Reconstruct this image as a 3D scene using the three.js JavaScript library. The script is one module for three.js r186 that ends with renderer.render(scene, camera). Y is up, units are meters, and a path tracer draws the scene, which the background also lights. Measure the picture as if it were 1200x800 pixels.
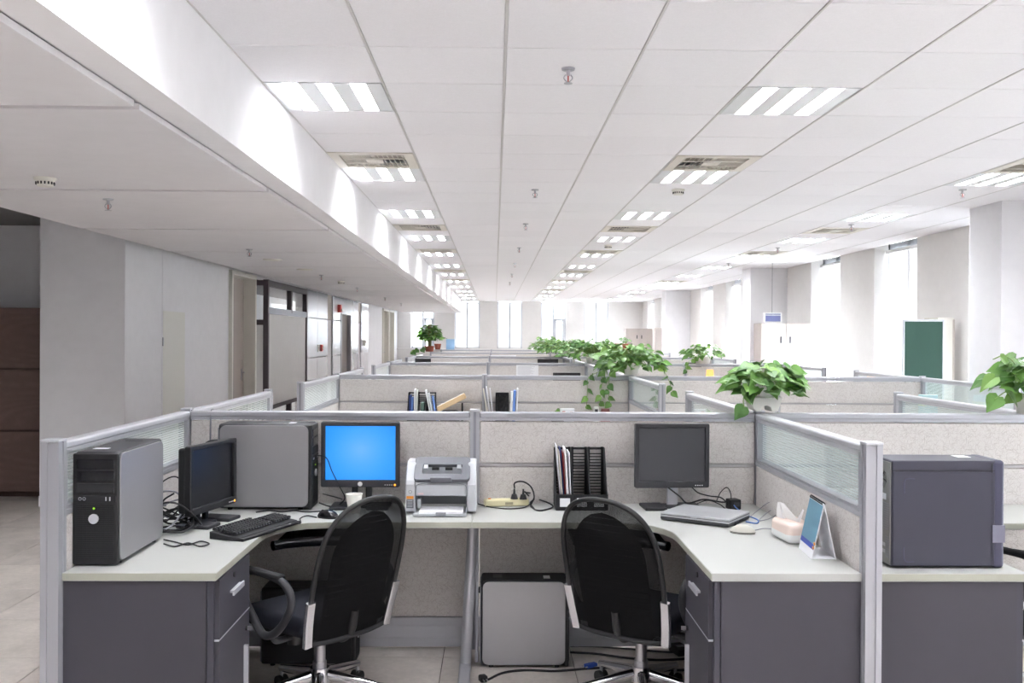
import * as THREE from 'three';
import { RoundedBoxGeometry } from 'three/addons/geometries/RoundedBoxGeometry.js';
import { mergeGeometries } from 'three/addons/utils/BufferGeometryUtils.js';
import { RectAreaLightUniformsLib } from 'three/addons/lights/RectAreaLightUniformsLib.js';

// ------------------------------------------------------------------ camera, sky, exposure
RectAreaLightUniformsLib.init();
const scene = new THREE.Scene();
const camera = new THREE.PerspectiveCamera(39.13, 1.5, 0.05, 200);
camera.position.set(0, 1.6, 0);
camera.rotation.order = 'YXZ';
camera.rotation.set(-0.00484, -0.01793, 0.00542);
const renderer = new THREE.WebGLRenderer();
renderer.toneMapping = THREE.LinearToneMapping;
renderer.toneMappingExposure = 2.1;
renderer.shadowMap.enabled = true;
scene.background = new THREE.Color().setRGB(0.97, 0.985, 1.0);   // bright overcast daylight outside the windows
scene.backgroundIntensity = 8.8;
const LAMP_GLOW = 45;                                              // luminance of the fluorescent fittings
const LAMP_COLOR = new THREE.Color().setRGB(0.96, 0.975, 1.0);

// ------------------------------------------------------------------ helpers (d = distance in front of the camera, z = -d)
const rng = (s) => () => { s |= 0; s = s + 0x6D2B79F5 | 0; let t = Math.imul(s ^ s >>> 15, 1 | s); t = t + Math.imul(t ^ t >>> 7, 61 | t) ^ t; return ((t ^ t >>> 14) >>> 0) / 4294967296; };
const V = (x, y, z) => new THREE.Vector3(x, y, z);
const names = new Map();
function numbered(n) { const k = names.get(n) || 0; names.set(n, k + 1); return k ? n + '_' + String(k).padStart(3, '0') : n; }
function uvm(g) {                                                  // texture coordinates in metres, by the side a face looks to
  if (g.index) g = g.toNonIndexed();
  if (!g.attributes.normal) g.computeVertexNormals();
  const p = g.attributes.position, n = g.attributes.normal, uv = new Float32Array(p.count * 2);
  for (let i = 0; i < p.count; i += 3) {
    let ax = 0, ay = 0, az = 0;
    for (let k = 0; k < 3; k++) { ax += Math.abs(n.getX(i + k)); ay += Math.abs(n.getY(i + k)); az += Math.abs(n.getZ(i + k)); }
    for (let k = 0; k < 3; k++) {
      const x = p.getX(i + k), y = p.getY(i + k), z = p.getZ(i + k);
      const [u, v] = ay >= ax && ay >= az ? [x, z] : ax >= az ? [z, y] : [x, y];
      uv[(i + k) * 2] = u; uv[(i + k) * 2 + 1] = v;
    }
  }
  g.setAttribute('uv', new THREE.BufferAttribute(uv, 2));
  for (const k of Object.keys(g.attributes)) if (!['position', 'normal', 'uv'].includes(k)) g.deleteAttribute(k);
  return g;
}
const mg = (l) => l.length === 1 ? l[0] : mergeGeometries(l.map((g) => { g = g.index ? g.toNonIndexed() : g; if (!g.attributes.uv) uvm(g); for (const k of Object.keys(g.attributes)) if (!['position', 'normal', 'uv'].includes(k)) g.deleteAttribute(k); return g; }));
const B = (w, h, d, x = 0, y = 0, z = 0) => uvm(new THREE.BoxGeometry(w, h, d).translate(x, y, z));
const bb = (x0, x1, y0, y1, z0, z1) => B(Math.abs(x1 - x0), Math.abs(y1 - y0), Math.abs(z1 - z0), (x0 + x1) / 2, (y0 + y1) / 2, (z0 + z1) / 2);
const R = (w, h, d, r, x = 0, y = 0, z = 0, s = 2) => uvm(new RoundedBoxGeometry(w, h, d, s, r).translate(x, y, z));
const CY = (r0, r1, h, x = 0, y = 0, z = 0, n = 20) => uvm(new THREE.CylinderGeometry(r0, r1, h, n).translate(x, y, z));
const tube = (pts, r, seg = 40, n = 7, closed = false) => uvm(new THREE.TubeGeometry(new THREE.CatmullRomCurve3(pts, closed, 'centripetal'), seg, r, n, closed));
function shape(pts, holes = []) { const s = new THREE.Shape(pts.map(([x, y]) => new THREE.Vector2(x, y))); for (const h of holes) s.holes.push(new THREE.Path(h.map(([x, y]) => new THREE.Vector2(x, y)))); return s; }
const EX = (s, depth, bevel = 0, seg = 2) => uvm(new THREE.ExtrudeGeometry(s, { depth: depth - 2 * bevel, bevelEnabled: bevel > 0, bevelSize: bevel, bevelThickness: bevel, bevelOffset: -bevel, bevelSegments: seg, curveSegments: 10 }).translate(0, 0, bevel));
function rrect(x0, x1, y0, y1, r, n = 5) {
  const out = []; const c = [[x1 - r, y0 + r, -90], [x1 - r, y1 - r, 0], [x0 + r, y1 - r, 90], [x0 + r, y0 + r, 180]];
  for (const [cx, cy, a] of c) for (let i = 0; i <= n; i++) { const t = (a + 90 * i / n) * Math.PI / 180; out.push([cx + r * Math.cos(t), cy + r * Math.sin(t)]); }
  return out;
}
function lay(o) { o.castShadow = true; o.receiveShadow = true; return o; }
function part(parent, name, g, m, label) { const o = lay(new THREE.Mesh(g, m)); o.name = name; if (label) o.userData.label = label; parent.add(o); return o; }
function thing(name, label, category, pos = [0, 0, 0], turn = 0, group, kind = 'thing') {
  const o = new THREE.Group(); o.name = numbered(name); scene.add(o); o.position.set(...pos); o.rotation.y = turn;
  o.userData = { label, category, kind }; if (group) o.userData.group = group; return o;
}
function solo(name, label, category, g, m, pos = [0, 0, 0], turn = 0, group, kind = 'thing') {
  const o = lay(new THREE.Mesh(g, m)); o.name = numbered(name); scene.add(o); o.position.set(...pos); o.rotation.y = turn;
  o.userData = { label, category, kind }; if (group) o.userData.group = group; return o;
}
const struct = (name, label, category, g, m) => g ? solo(name, label, category, g, m, [0, 0, 0], 0, null, 'structure') : thing(name, label, category, [0, 0, 0], 0, null, 'structure');
function copy(o, label, pos, turn = 0, group) {
  const c = o.clone(); c.name = numbered(o.name.replace(/_\d{3}$/, '')); scene.add(c); c.position.set(...pos); c.rotation.y = turn;
  c.userData = { ...o.userData, label: label || o.userData.label }; if (group) c.userData.group = group; return c;
}

// ------------------------------------------------------------------ textures
function noiseTex(size, fn, repeat, srgb = true) {
  const a = new Uint8Array(size * size * 4);
  for (let y = 0; y < size; y++) for (let x = 0; x < size; x++) { const c = fn(x / size, y / size, x, y); for (let k = 0; k < 4; k++) a[(y * size + x) * 4 + k] = Math.max(0, Math.min(255, k < 3 ? c[k] ?? c[0] : 255)); }
  const t = new THREE.DataTexture(a, size, size); t.wrapS = t.wrapT = THREE.RepeatWrapping; t.magFilter = THREE.LinearFilter; t.minFilter = THREE.LinearMipmapLinearFilter; t.generateMipmaps = true;
  if (srgb) t.colorSpace = THREE.SRGBColorSpace; t.repeat.set(repeat, repeat); t.needsUpdate = true; return t;
}
function tileNoise(seed, n) {                                      // periodic value noise in [0, 1]
  const r = rng(seed), g = Array.from({ length: n * n }, r), s = (t) => t * t * (3 - 2 * t);
  return (u, v) => { const x = u * n, y = v * n, i = Math.floor(x), j = Math.floor(y), a = s(x - i), b = s(y - j), at = (p, q) => g[((q % n) + n) % n * n + ((p % n) + n) % n];
    return (at(i, j) * (1 - a) + at(i + 1, j) * a) * (1 - b) + (at(i, j + 1) * (1 - a) + at(i + 1, j + 1) * a) * b; };
}
function fabricTex(base, dark, repeat, seed) {                     // loop-pile cloth with short wandering threads
  const S = 512, c = document.createElement('canvas'); c.width = c.height = S; const x = c.getContext('2d'), r = rng(seed);
  x.fillStyle = base; x.fillRect(0, 0, S, S);
  for (let k = 0; k < 9000; k++) { const v = r() < .5 ? 255 : 90; x.fillStyle = `rgba(${v},${v},${v},0.10)`; x.fillRect(r() * S, r() * S, 2, 2); }
  x.strokeStyle = dark; x.lineCap = 'round';
  for (let k = 0; k < 420; k++) {
    const px = r() * S, py = r() * S, a = r() * 6.28, l = 16 + r() * 22, b = a + (r() - .5) * 2.4;
    x.globalAlpha = .3 + r() * .4; x.lineWidth = 2 + r() * 1.8;
    for (const ox of [-S, 0, S]) for (const oy of [-S, 0, S]) { x.beginPath(); x.moveTo(px + ox, py + oy); x.quadraticCurveTo(px + ox + Math.cos(a) * l, py + oy + Math.sin(a) * l, px + ox + Math.cos(a) * l + Math.cos(b) * l, py + oy + Math.sin(a) * l + Math.sin(b) * l); x.stroke(); }
  }
  x.globalAlpha = 1;
  const t = new THREE.CanvasTexture(c); t.wrapS = t.wrapT = THREE.RepeatWrapping; t.colorSpace = THREE.SRGBColorSpace; t.repeat.set(repeat, repeat); return t;
}
function canvasTex(w, h, draw, srgb = true) { const c = document.createElement('canvas'); c.width = w; c.height = h; draw(c.getContext('2d'), w, h); const t = new THREE.CanvasTexture(c); if (srgb) t.colorSpace = THREE.SRGBColorSpace; return t; }
const n8 = tileNoise(3, 8), n32 = tileNoise(7, 32), n128 = tileNoise(11, 128), n4 = tileNoise(5, 4);
const std = (color, roughness = .6, metalness = 0, extra = {}) => new THREE.MeshStandardMaterial({ color, roughness, metalness, ...extra });
const phy = (o) => new THREE.MeshPhysicalMaterial(o);
const fine = noiseTex(256, (u, v) => { const t = 248 + 5 * n128(u, v) + 2 * n32(u, v); return [t, t, t]; }, 2);
const finePaint = noiseTex(256, (u, v) => { const t = 249 + 3 * n32(u, v) + 3 * n8(u, v); return [t, t, t]; }, .5);
const stone = (seed) => { const a = tileNoise(seed, 3), b = tileNoise(seed + 1, 9), c = tileNoise(seed + 2, 40), d = tileNoise(seed + 3, 90); return noiseTex(256, (u, v) => { const t = 206 + 20 * a(u, v) + 18 * b(u, v) + 12 * c(u, v) + 8 * d(u, v); return [t + 2, t - 1, t - 4]; }, 1.2); };
const wood = noiseTex(256, (u, v) => { const g = .5 + .5 * Math.sin((v * 18 + n8(u * .25, v) * 4) * 6.28), t = 225 + 22 * g * n32(u, v) + 8 * n128(u, v); return [t, t, t]; }, .6);
const ribTex = noiseTex(64, (u, v) => { const t = 255 * (.5 + .5 * Math.sin(u * 6.283 * 8)); return [t, t, t]; }, 10, false);
const M = {
  tile: std('#f3f1f4', .95, 0, { map: fine }), tileB: std('#f1eff2', .95, 0, { map: fine }), tbar: std('#d3d0cf', .6), plenum: std('#8c8a8a', 1),
  wallWhite: std('#f1f0f3', .9, 0, { map: finePaint }), wallWarm: std('#e9e6e4', .9, 0, { map: finePaint }), soffit: std('#f0eef0', .9, 0, { map: finePaint }), corridorPanel: std('#e6e3e5', .85, 0, { map: finePaint }),
  floors: [0, 1, 2].map((k) => std(['#dcd6d1', '#d7d1cd', '#dfd9d5'][k], .38, 0, { map: stone(20 + k * 7) })), grout: std('#6f6863', .9),
  alu: std('#b4b5bc', .42, .45), aluDark: std('#8f9098', .45, .5), aluLight: std('#cbccd2', .4, .4), winFrame: std('#c6c8cf', .45, .2), midRail: std('#b3b0b2', .5, .2), chrome: std('#d8d8dc', .12, 1), steel: std('#b7b7bc', .3, .9),
  fabric: std('#ffffff', 1, 0, { map: fabricTex('#dcd7d4', '#b2a8a4', 4.6, 41), bumpMap: null }),
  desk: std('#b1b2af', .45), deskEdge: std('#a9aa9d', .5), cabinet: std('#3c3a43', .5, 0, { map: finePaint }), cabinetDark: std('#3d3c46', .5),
  black: std('#17171a', .5), blackGloss: std('#121216', .22), blackSoft: std('#1d1d21', .75), charcoal: std('#2b2b30', .55), darkGrey: std('#3b3b41', .5), rubber: std('#222225', .7),
  silverCase: std('#9b9a9d', .36, .45), screenOff: phy({ color: '#1b1a1e', roughness: .32 }), screenOffGrey: phy({ color: '#3d3d42', roughness: .4 }),
  printer: std('#b9bcc1', .45), printerLight: std('#c6c9ce', .42), printerDark: std('#62646c', .5), paper: std('#f4f4f8', .9), paperWarm: std('#ebe6da', .9), paperBlue: std('#5f7fbf', .8), paperRed: std('#a8352f', .8), paperGreen: std('#5f7a70', .8), paperNavy: std('#2f3f78', .8),
  cream: std('#e4dcb4', .5), cardboard: std('#d9bd96', .85), plasticWhite: std('#eeeeec', .45), cup: std('#f3f0e8', .7), tissueBox: std('#f0ddd3', .7), mouseTop: std('#c9c7be', .4), mouseBase: std('#55554f', .5),
  laptop: std('#c6c8cc', .32, .5), laptopDark: std('#3b3c40', .5), beige: std('#d9d4cb', .6, 0, { map: finePaint }), beigeDark: std('#b9b0a6', .6), cabinetBeige: std('#c6bcb7', .55, 0, { map: finePaint }), brown: std('#6e564f', .6, 0, { map: wood }), brownDark: std('#4a3631', .6), red: std('#b8322f', .5), doorBeige: std('#b9aea6', .6), doorDark: std('#7d7470', .6),
  frameDark: std('#4a3f44', .5), metalPanel: std('#dcdde2', .22, .55), board: std('#26483d', .7, 0, { map: finePaint }), navy: std('#0b0f1e', .95), terracotta: std('#9a5746', .8), soil: std('#3a2c22', 1), potWhite: std('#dedcd8', .5), blue: std('#2a4fae', .6), orange: std('#d98a2b', .5),
  ventBeige: std('#dad5cb', .5), white: std('#f2f2f2', .5), ivory: std('#e4e1d8', .5), accessPaint: std('#e9e8e2', .8), blueCal: std('#5f8ba0', .6), navyCal: std('#2f45a0', .6), gapShade: std('#2c2b2f', .8),  // last entry: dark fill painting the shade inside slots, ports and seams
  glass: phy({ color: '#fcffff', roughness: .02, transmission: 1, thickness: 0, ior: 1.45 }), windowGlass: phy({ color: '#f6fafc', roughness: .02, transmission: 1, thickness: 0, ior: 1.2 }),
  stripe: phy({ color: '#f4f9f8', roughness: .9, transmission: .4, thickness: 0 }), blind: phy({ color: '#f6f5f5', roughness: 1, transmission: .3, thickness: 0 }), louvre: std('#dfe1e3', .4, .25),
  lampGlow: std('#ffffff', .6, 0, { emissive: LAMP_COLOR, emissiveIntensity: 6 }), tissue: phy({ color: '#f6f5f6', roughness: 1, transmission: .3, thickness: 0 }),
  ledGreen: std('#93c83c', .4, 0, { emissive: '#7fbf2a', emissiveIntensity: .6 }), ledAmber: std('#ffb04a', .4, 0, { emissive: '#ff9a30', emissiveIntensity: 1.2 }), ledWhite: std('#e8e8e8', .4),
};
M.fabric.bumpMap = noiseTex(256, (u, v) => { const t = 255 * (.6 * n128(u, v) + .4 * n32(u, v)); return [t, t, t]; }, 5, false); M.fabric.bumpScale = .0015;
M.leaves = ['#639040', '#4e7c36', '#7ba64c', '#42702f', '#93b85a'].map((c) => phy({ color: c, roughness: .5, transmission: .25, thickness: 0 }));
M.stem = std('#7d9a55', .7); M.stemBrown = std('#6d6a4a', .8);

// ------------------------------------------------------------------ the room: floor, ceilings, walls
const CEIL = 2.85, LOW = 2.42, SOFF = -1.16, RW = 5.22, LW = -3.44, FAR = 33.9, NEAR = -3.6, ROWS = [4.93, 9.6, 14.27, 18.94, 23.61, 28.28];
const HT = 1.215;
{
  const f = struct('floor', 'pale grey stone floor tiles', 'floor');
  part(f, 'slab', bb(-6.7, RW + .3, -.2, -.006, -NEAR, -FAR - .3), M.grout);
  const T = .645, g = uvm(new RoundedBoxGeometry(T - .004, .012, T - .004, 1, .002).translate(0, -.006, 0)), rest = [[], [], []], r = rng(9);
  for (let i = -7; i < 12; i++) for (let j = -13; j < 46; j++) {
    const x = -2.185 + T * (i + .5), d = 4.79 + T * (j + .5), k = Math.floor(r() * 3);
    if (x < -6.4 || x > RW || d < NEAR || d > FAR) continue;
    if (d > 3.6 && d < 10 && x < 1.6) { const o = part(f, 'floor_tile', g, M.floors[k]); o.position.set(x, 0, -d); } else rest[k].push(g.clone().translate(x, 0, -d));
  }
  rest.forEach((l, k) => { part(f, 'floor_tile_field', mg(l), M.floors[k]).userData.kind = 'stuff'; });
}
const lightRows = []; for (let d = 2.37 - 4.8; d < FAR - .6; d += 2.4) lightRows.push(+d.toFixed(3));
const lightCols = [-1.16, 1.24, 3.64], vents = [[-1.16, 6.57], [1.24, 6.57], [3.64, 6.57], [-1.16, 10.77], [1.24, 10.77], [3.64, 10.77], [-1.16, 13.77], [1.24, 13.77], [3.64, 13.77], [-1.16, 17.97], [1.24, 17.97], [-1.16, 20.97], [1.24, 20.97], [3.64, 20.97], [1.24, 25.2]];
{
  const c = struct('ceiling', 'white suspended tile ceiling', 'ceiling');
  part(c, 'slab', bb(SOFF, RW + .3, CEIL + .075, CEIL + .3, -NEAR, -FAR - .3), M.plenum);
  const taken = new Set(); for (const x of lightCols) for (const d of lightRows) taken.add(Math.round((x + 1.16) / .6) + '/' + Math.round((d - 4.77) / .6)); for (const [x, d] of vents) taken.add(Math.round((x + 1.16) / .6) + '/' + Math.round((d - 4.77) / .6));
  const g = uvm(new RoundedBoxGeometry(.586, .016, .595, 1, .002).translate(0, .008, 0)), g2 = uvm(new RoundedBoxGeometry(.36, .016, .595, 1, .002).translate(0, .008, 0)), rest = [], r = rng(4);
  for (let i = 0; i < 11; i++) for (let j = -14; j < 49; j++) {
    const d = 4.77 + .6 * (j + .5); if (d < NEAR || d > FAR || taken.has(i + '/' + j)) continue;
    const geo = i === 10 ? g2 : g, x = i === 10 ? -1.16 + 6 + .19 : -1.16 + .6 * (i + .5), y = CEIL + .0005 + r() * .0012;
    if (d > 3 && d < 17.5) { const o = part(c, 'ceiling_tile', geo, r() < .5 ? M.tile : M.tileB); o.position.set(x, y, -d); } else rest.push(geo.clone().translate(x, y, -d));
  }
  part(c, 'ceiling_tile_field', mg(rest), M.tile).userData.kind = 'stuff';
  for (let i = 0; i < 11; i++) {
    const x = -1.16 + .6 * i + (i ? 0 : .004);
    part(c, 'runner', mg([bb(x - .0045, x + .0045, CEIL - .001, CEIL + .03, -NEAR, -FAR), bb(x - .007, x + .007, CEIL + .006, CEIL + .012, -NEAR, -FAR)]), M.tbar);
  }
  const tees = []; for (let j = -14; j < 49; j++) { const d = 4.77 + .6 * j; if (d > NEAR && d < FAR) tees.push(bb(SOFF, RW, CEIL + .005, CEIL + .03, -d - .006, -d + .006)); }
  part(c, 'cross_tee_grid', mg(tees), M.tbar).userData.kind = 'stuff';
}
{
  const s = struct('trim_1', 'white dropped soffit beam along the corridor', 'soffit');
  part(s, 'beam', bb(SOFF - .13, SOFF, LOW + .022, CEIL + .3, -NEAR, -FAR), M.soffit);
  const c = struct('ceiling', 'low white panelled corridor ceiling', 'ceiling');
  part(c, 'slab', bb(-6.7, SOFF - .13, 2.72, 2.95, -NEAR, -FAR - .3), M.plenum);
  part(c, 'backing', bb(-3.2, SOFF - .13, LOW + .03, LOW + .05, -NEAR, -FAR), M.corridorPanel);
  for (let j = -4; j < 15; j++) { const d0 = 3.5 + 2 * j + .03, d1 = Math.min(FAR, d0 + 1.95); if (d1 < NEAR) continue; part(c, 'ceiling_panel', uvm(new RoundedBoxGeometry(1.9, .024, d1 - d0, 1, .002).translate(-2.25, LOW + .012, -(d0 + d1) / 2)), M.corridorPanel); }
}
{ // right wall: piers, recessed openings, columns
  const w = struct('wall_right', 'white pier wall between tall narrow windows', 'wall'), open = [];
  for (let b = -1; b < 4; b++) for (const [a, e] of [[9.17, 10.5], [11.8, 13.14], [14.44, 15.78]]) { const o = [a + 8.5 * (b - 0), e + 8.5 * b]; if (o[1] > NEAR && o[0] < FAR - .4) open.push(o); }
  open.sort((p, q) => p[0] - q[0]);
  let at = NEAR - .2; const th = .26;
  for (const [a, e] of [...open, [FAR + .3, 0]]) { if (a > at) part(w, 'pier', bb(RW, RW + th, 0, CEIL + .1, -at, -a), M.wallWarm); at = e; }
  for (const [a, e] of open) part(w, 'sill', bb(RW, RW + th, 0, .3, -a, -e), M.wallWarm);
  open.forEach(([a, e], i) => {
    const n = struct('window_' + (i + 1), 'tall narrow window in the pier wall', 'window'), fx = RW + .2, m = (a + e) / 2;
    part(n, 'frame', mg([bb(fx, fx + .05, .3, CEIL + .05, -a, -a - .05), bb(fx, fx + .05, .3, CEIL + .05, -e + .05, -e), bb(fx, fx + .05, .3, .36, -a, -e), bb(fx, fx + .05, CEIL - .03, CEIL + .05, -a, -e)]), M.winFrame);
    part(n, 'mullion', bb(fx, fx + .06, .3, CEIL + .05, -m + .03, -m - .03), M.winFrame);
    for (const [p, q] of [[a + .05, m - .03], [m + .03, e - .05]]) part(n, 'pane', bb(fx + .02, fx + .026, .36, CEIL, -p, -q), M.windowGlass);
    const drop = a < 8.6 ? .9 : i % 3 === 1 ? .32 : i % 3 === 2 ? 1.62 : .8;
    const bl = thing('roller_blind', a < 8.6 ? 'white roller blind drawn low over a tall side window' : i % 3 === 2 ? 'white roller blind drawn halfway down a tall side window' : 'white roller blind drawn low over a tall side window', 'blind', [RW + .165, CEIL - .06, -m], 0, a < 8.6 ? 'lowered side blinds' : i % 3 === 2 ? 'half drawn side blinds' : 'lowered side blinds');
    part(bl, 'roller', uvm(new THREE.CylinderGeometry(.025, .025, e - a - .06, 12).rotateX(Math.PI / 2)), M.white);
    part(bl, 'cloth', B(.003, CEIL - .06 - drop, e - a - .1, .022, -(CEIL - .06 - drop) / 2, 0), M.blind);
    part(bl, 'hem_bar', B(.014, .022, e - a - .1, .022, -(CEIL - .06 - drop), 0), M.white);
  });
  for (let k = 0; k < 4; k++) { const d = .075 + 8.5 * k + 0; struct('column_' + (k + 1), 'square white column against the window wall', 'column', bb(4.56, RW, 0, CEIL + .04, -d, -d - .585), M.wallWhite); }
}
{ // far wall with paired windows
  const w = struct('wall_far', 'white end wall pierced by tall paired windows', 'wall'), ops = [[-2.95, -2.14], [-1.42, -.54], [.09, .96], [1.63, 2.52], [3.16, 4.02]], sill = 1.18;
  let at = LW - .3;
  for (const [a, e] of [...ops, [RW + .3, 0]]) { part(w, 'pier', bb(at, a, 0, CEIL + .1, -FAR, -FAR - .26), M.wallWarm); at = e; }
  for (const [a, e] of ops) part(w, 'sill', bb(a, e, 0, sill, -FAR, -FAR - .26), M.wallWarm);
  ops.forEach(([a, e], i) => {
    const n = struct('window_' + (20 + i), 'tall paired window in the end wall', 'window'), z = -FAR - .2, m = (a + e) / 2, fr = .035;
    part(n, 'frame', mg([bb(a, a + .06, sill, CEIL + .05, z, z - .05), bb(e - .06, e, sill, CEIL + .05, z, z - .05), bb(a, e, sill, sill + .06, z, z - .05)]), M.winFrame);
    part(n, 'mullion', bb(m - .04, m + .04, sill, CEIL + .05, z + .01, z - .06), M.winFrame);
    if (i === 0 || i === 3) part(n, 'casement', mg([bb(m + .04, e - .06, 2.18, 2.26, z + .02, z - .05), bb(m + .04, m + .12, sill, 2.2, z + .02, z - .05), bb(e - .13, e - .06, sill, 2.2, z + .02, z - .05)]), M.winFrame);
    for (const [p, q] of [[a + .06, m - .04], [m + .04, e - .06]]) part(n, 'pane', bb(p, q, sill + .06, CEIL, z - .03, z - .036), M.windowGlass);
    const halves = i === 0 ? [] : i === 3 ? [[a + .02, m - .01]] : [[a + .02, m - .01], [m + .01, e - .02]];
    for (const [p, q] of halves) { const drop = i === 4 ? 1.3 : sill + .02, bl = thing('roller_blind', 'white roller blind glowing with daylight in an end wall window', 'blind', [(p + q) / 2, CEIL - .06, -FAR - .16], 0, 'end wall blinds');
      part(bl, 'roller', uvm(new THREE.CylinderGeometry(.025, .025, q - p, 12).rotateZ(Math.PI / 2)), M.white); part(bl, 'cloth', B(q - p - .02, CEIL - .06 - drop, .003, 0, -(CEIL - .06 - drop) / 2, -.022), M.blind); part(bl, 'hem_bar', B(q - p - .02, .022, .014, 0, -(CEIL - .06 - drop), -.022), M.white); }
  });
  struct('wall_back', 'plain white wall closing the room', 'wall', bb(-6.7, RW + .3, 0, CEIL + .1, -NEAR, -NEAR + .2), M.wallWhite);
  struct('trim_2', 'long white ledge below the end wall windows', 'ledge', R(RW - LW, .04, .2, .008, (RW + LW) / 2, 1.16, -FAR + .1), M.wallWarm);
}
{ // corridor side
  const w = struct('wall_left', 'white corridor wall with doors and metal panels', 'wall'), X0 = LW - .18, top = 2.72;
  const seg = (a, e, m, y0 = 0, y1 = top) => part(w, 'wall_section', bb(X0, LW, y0, y1, -a, -e), m);
  seg(9.02, 9.99, M.wallWhite); seg(10.0, 12.5, M.wallWhite); part(w, 'access_panel', bb(LW - .01, LW + .002, .1, 1.85, -10.02, -10.72), M.accessPaint); part(w, 'hinge', B(.01, .09, .016, LW + .004, 1.53, -10.01), M.steel);
  seg(12.5, 13.7, M.wallWhite, 2.4); seg(13.7, 13.76, M.wallWhite);
  seg(26.2, 29.4, M.wallWhite); seg(29.4, 30.9, M.wallWhite, 2.4); seg(30.9, 31.1, M.wallWhite); seg(31.1, 32.5, M.wallWhite, 2.4); seg(32.5, FAR, M.wallWhite);
  part(w, 'lintel', bb(X0, LW, 2.45, top, -13.76, -26.2), M.wallWhite);
  struct('wall_recess', 'white wall return beside the brown lockers', 'wall', bb(-4.225, LW - .001, 0, 2.72, -9.0, -9.2), M.wallWhite);
  struct('wall_alcove', 'white back wall of the locker alcove', 'wall', bb(-6.7, LW - .18, 0, 2.72, -10.0, -10.2), M.wallWhite);
  struct('wall_side', 'plain wall closing the locker alcove', 'wall', bb(-6.7, -6.5, 0, 2.72, -NEAR, -10.0), M.wallWhite);
  struct('baseboard_left', 'pale skirting along the return wall', 'skirting', R(.8, .1, .014, .004, -3.83, .05, -8.993), M.wallWhite);
  struct('wall_behind', 'plain wall behind the corridor rooms', 'wall', bb(-6.7, -6.5, 0, 2.72, -10.2, -FAR - .3), M.wallWhite);
  // doors
  const door = (n, a, e, label, leafM, ajar) => { const d = struct('door_' + n, label, 'door');
    part(d, 'frame', mg([R(.24, 2.42, .06, .006, LW - .07, 1.21, -a), R(.24, 2.42, .06, .006, LW - .07, 1.21, -e), R(.24, .06, e - a + .06, .006, LW - .07, 2.42, -(a + e) / 2)]), M.ivory);
    const l = part(d, 'leaf', bb(LW - .16, LW - .12, .01, 2.38, -a - .03, -e + .03), leafM); part(l, 'handle', mg([B(.012, .16, .03, LW - .115, 1.05, -e + .14), B(.05, .02, .02, LW - .1, 1.08, -e + .14)]), M.steel);
    part(l, 'vision_strip', bb(LW - .119, LW - .117, .2, 2.3, -(a + e) / 2 + .06, -(a + e) / 2 - .06), M.doorDark); return d; };
  door(1, 12.5, 13.7, 'beige door in a cream frame beside the dark glazed partition', M.doorBeige); door(2, 29.4, 30.9, 'beige door near the end of the corridor', M.doorBeige); door(3, 31.1, 32.5, 'last beige door of the corridor', M.doorBeige);
}
{ // dark framed glazed partition of the corridor office
  const p = thing('glazed_partition', 'dark framed office partition with white panel and clear top lights', 'partition', [LW, 0, -14.67]), L = 2.99, f = .09;
  part(p, 'corner_post', B(.075, 2.46, .075, -.0375, 1.23, 0), M.frameDark); part(p, 'post', B(.08, 2.46, .08, -.04, 1.23, -L), M.frameDark); part(p, 'top_rail', B(.08, .09, L, -.04, 2.4, -L / 2), M.frameDark); part(p, 'transom', B(.08, .1, L, -.04, 1.98, -L / 2), M.aluDark); part(p, 'mullion', B(.08, .4, .1, -.04, 2.18, -L * .56), M.frameDark); part(p, 'bottom_rail', B(.08, .06, L, -.04, .49, -L / 2), M.frameDark); part(p, 'leg', B(.08, .5, .08, -.04, .25, -L * .55), M.frameDark);
  for (const [a, e] of [[.1, L * .55], [L * .57, L - .04]]) part(p, 'pane', bb(-.045, -.037, 2.02, 2.36, -a, -e), M.glass);
  part(p, 'white_panel', bb(-.06, -.02, .52, 1.93, -.07, -L + .04), M.wallWarm, 'white board filling the partition');
  part(p, 'return_rail', mg([B(1.63, .08, .07, -.89, 2.4, 0), B(1.63, .08, .07, -.89, 1.8, 0)]), M.frameDark); part(p, 'return_pane', bb(-1.7, -.075, 1.84, 2.36, .004, -.004), M.glass); part(p, 'return_panel', bb(-1.7, -.075, .05, 1.76, .02, -.02), M.wallWarm);
  part(p, 'lower_pane', bb(-.045, -.037, .02, .46, -.07, -L + .04), M.glass);
}
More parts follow.
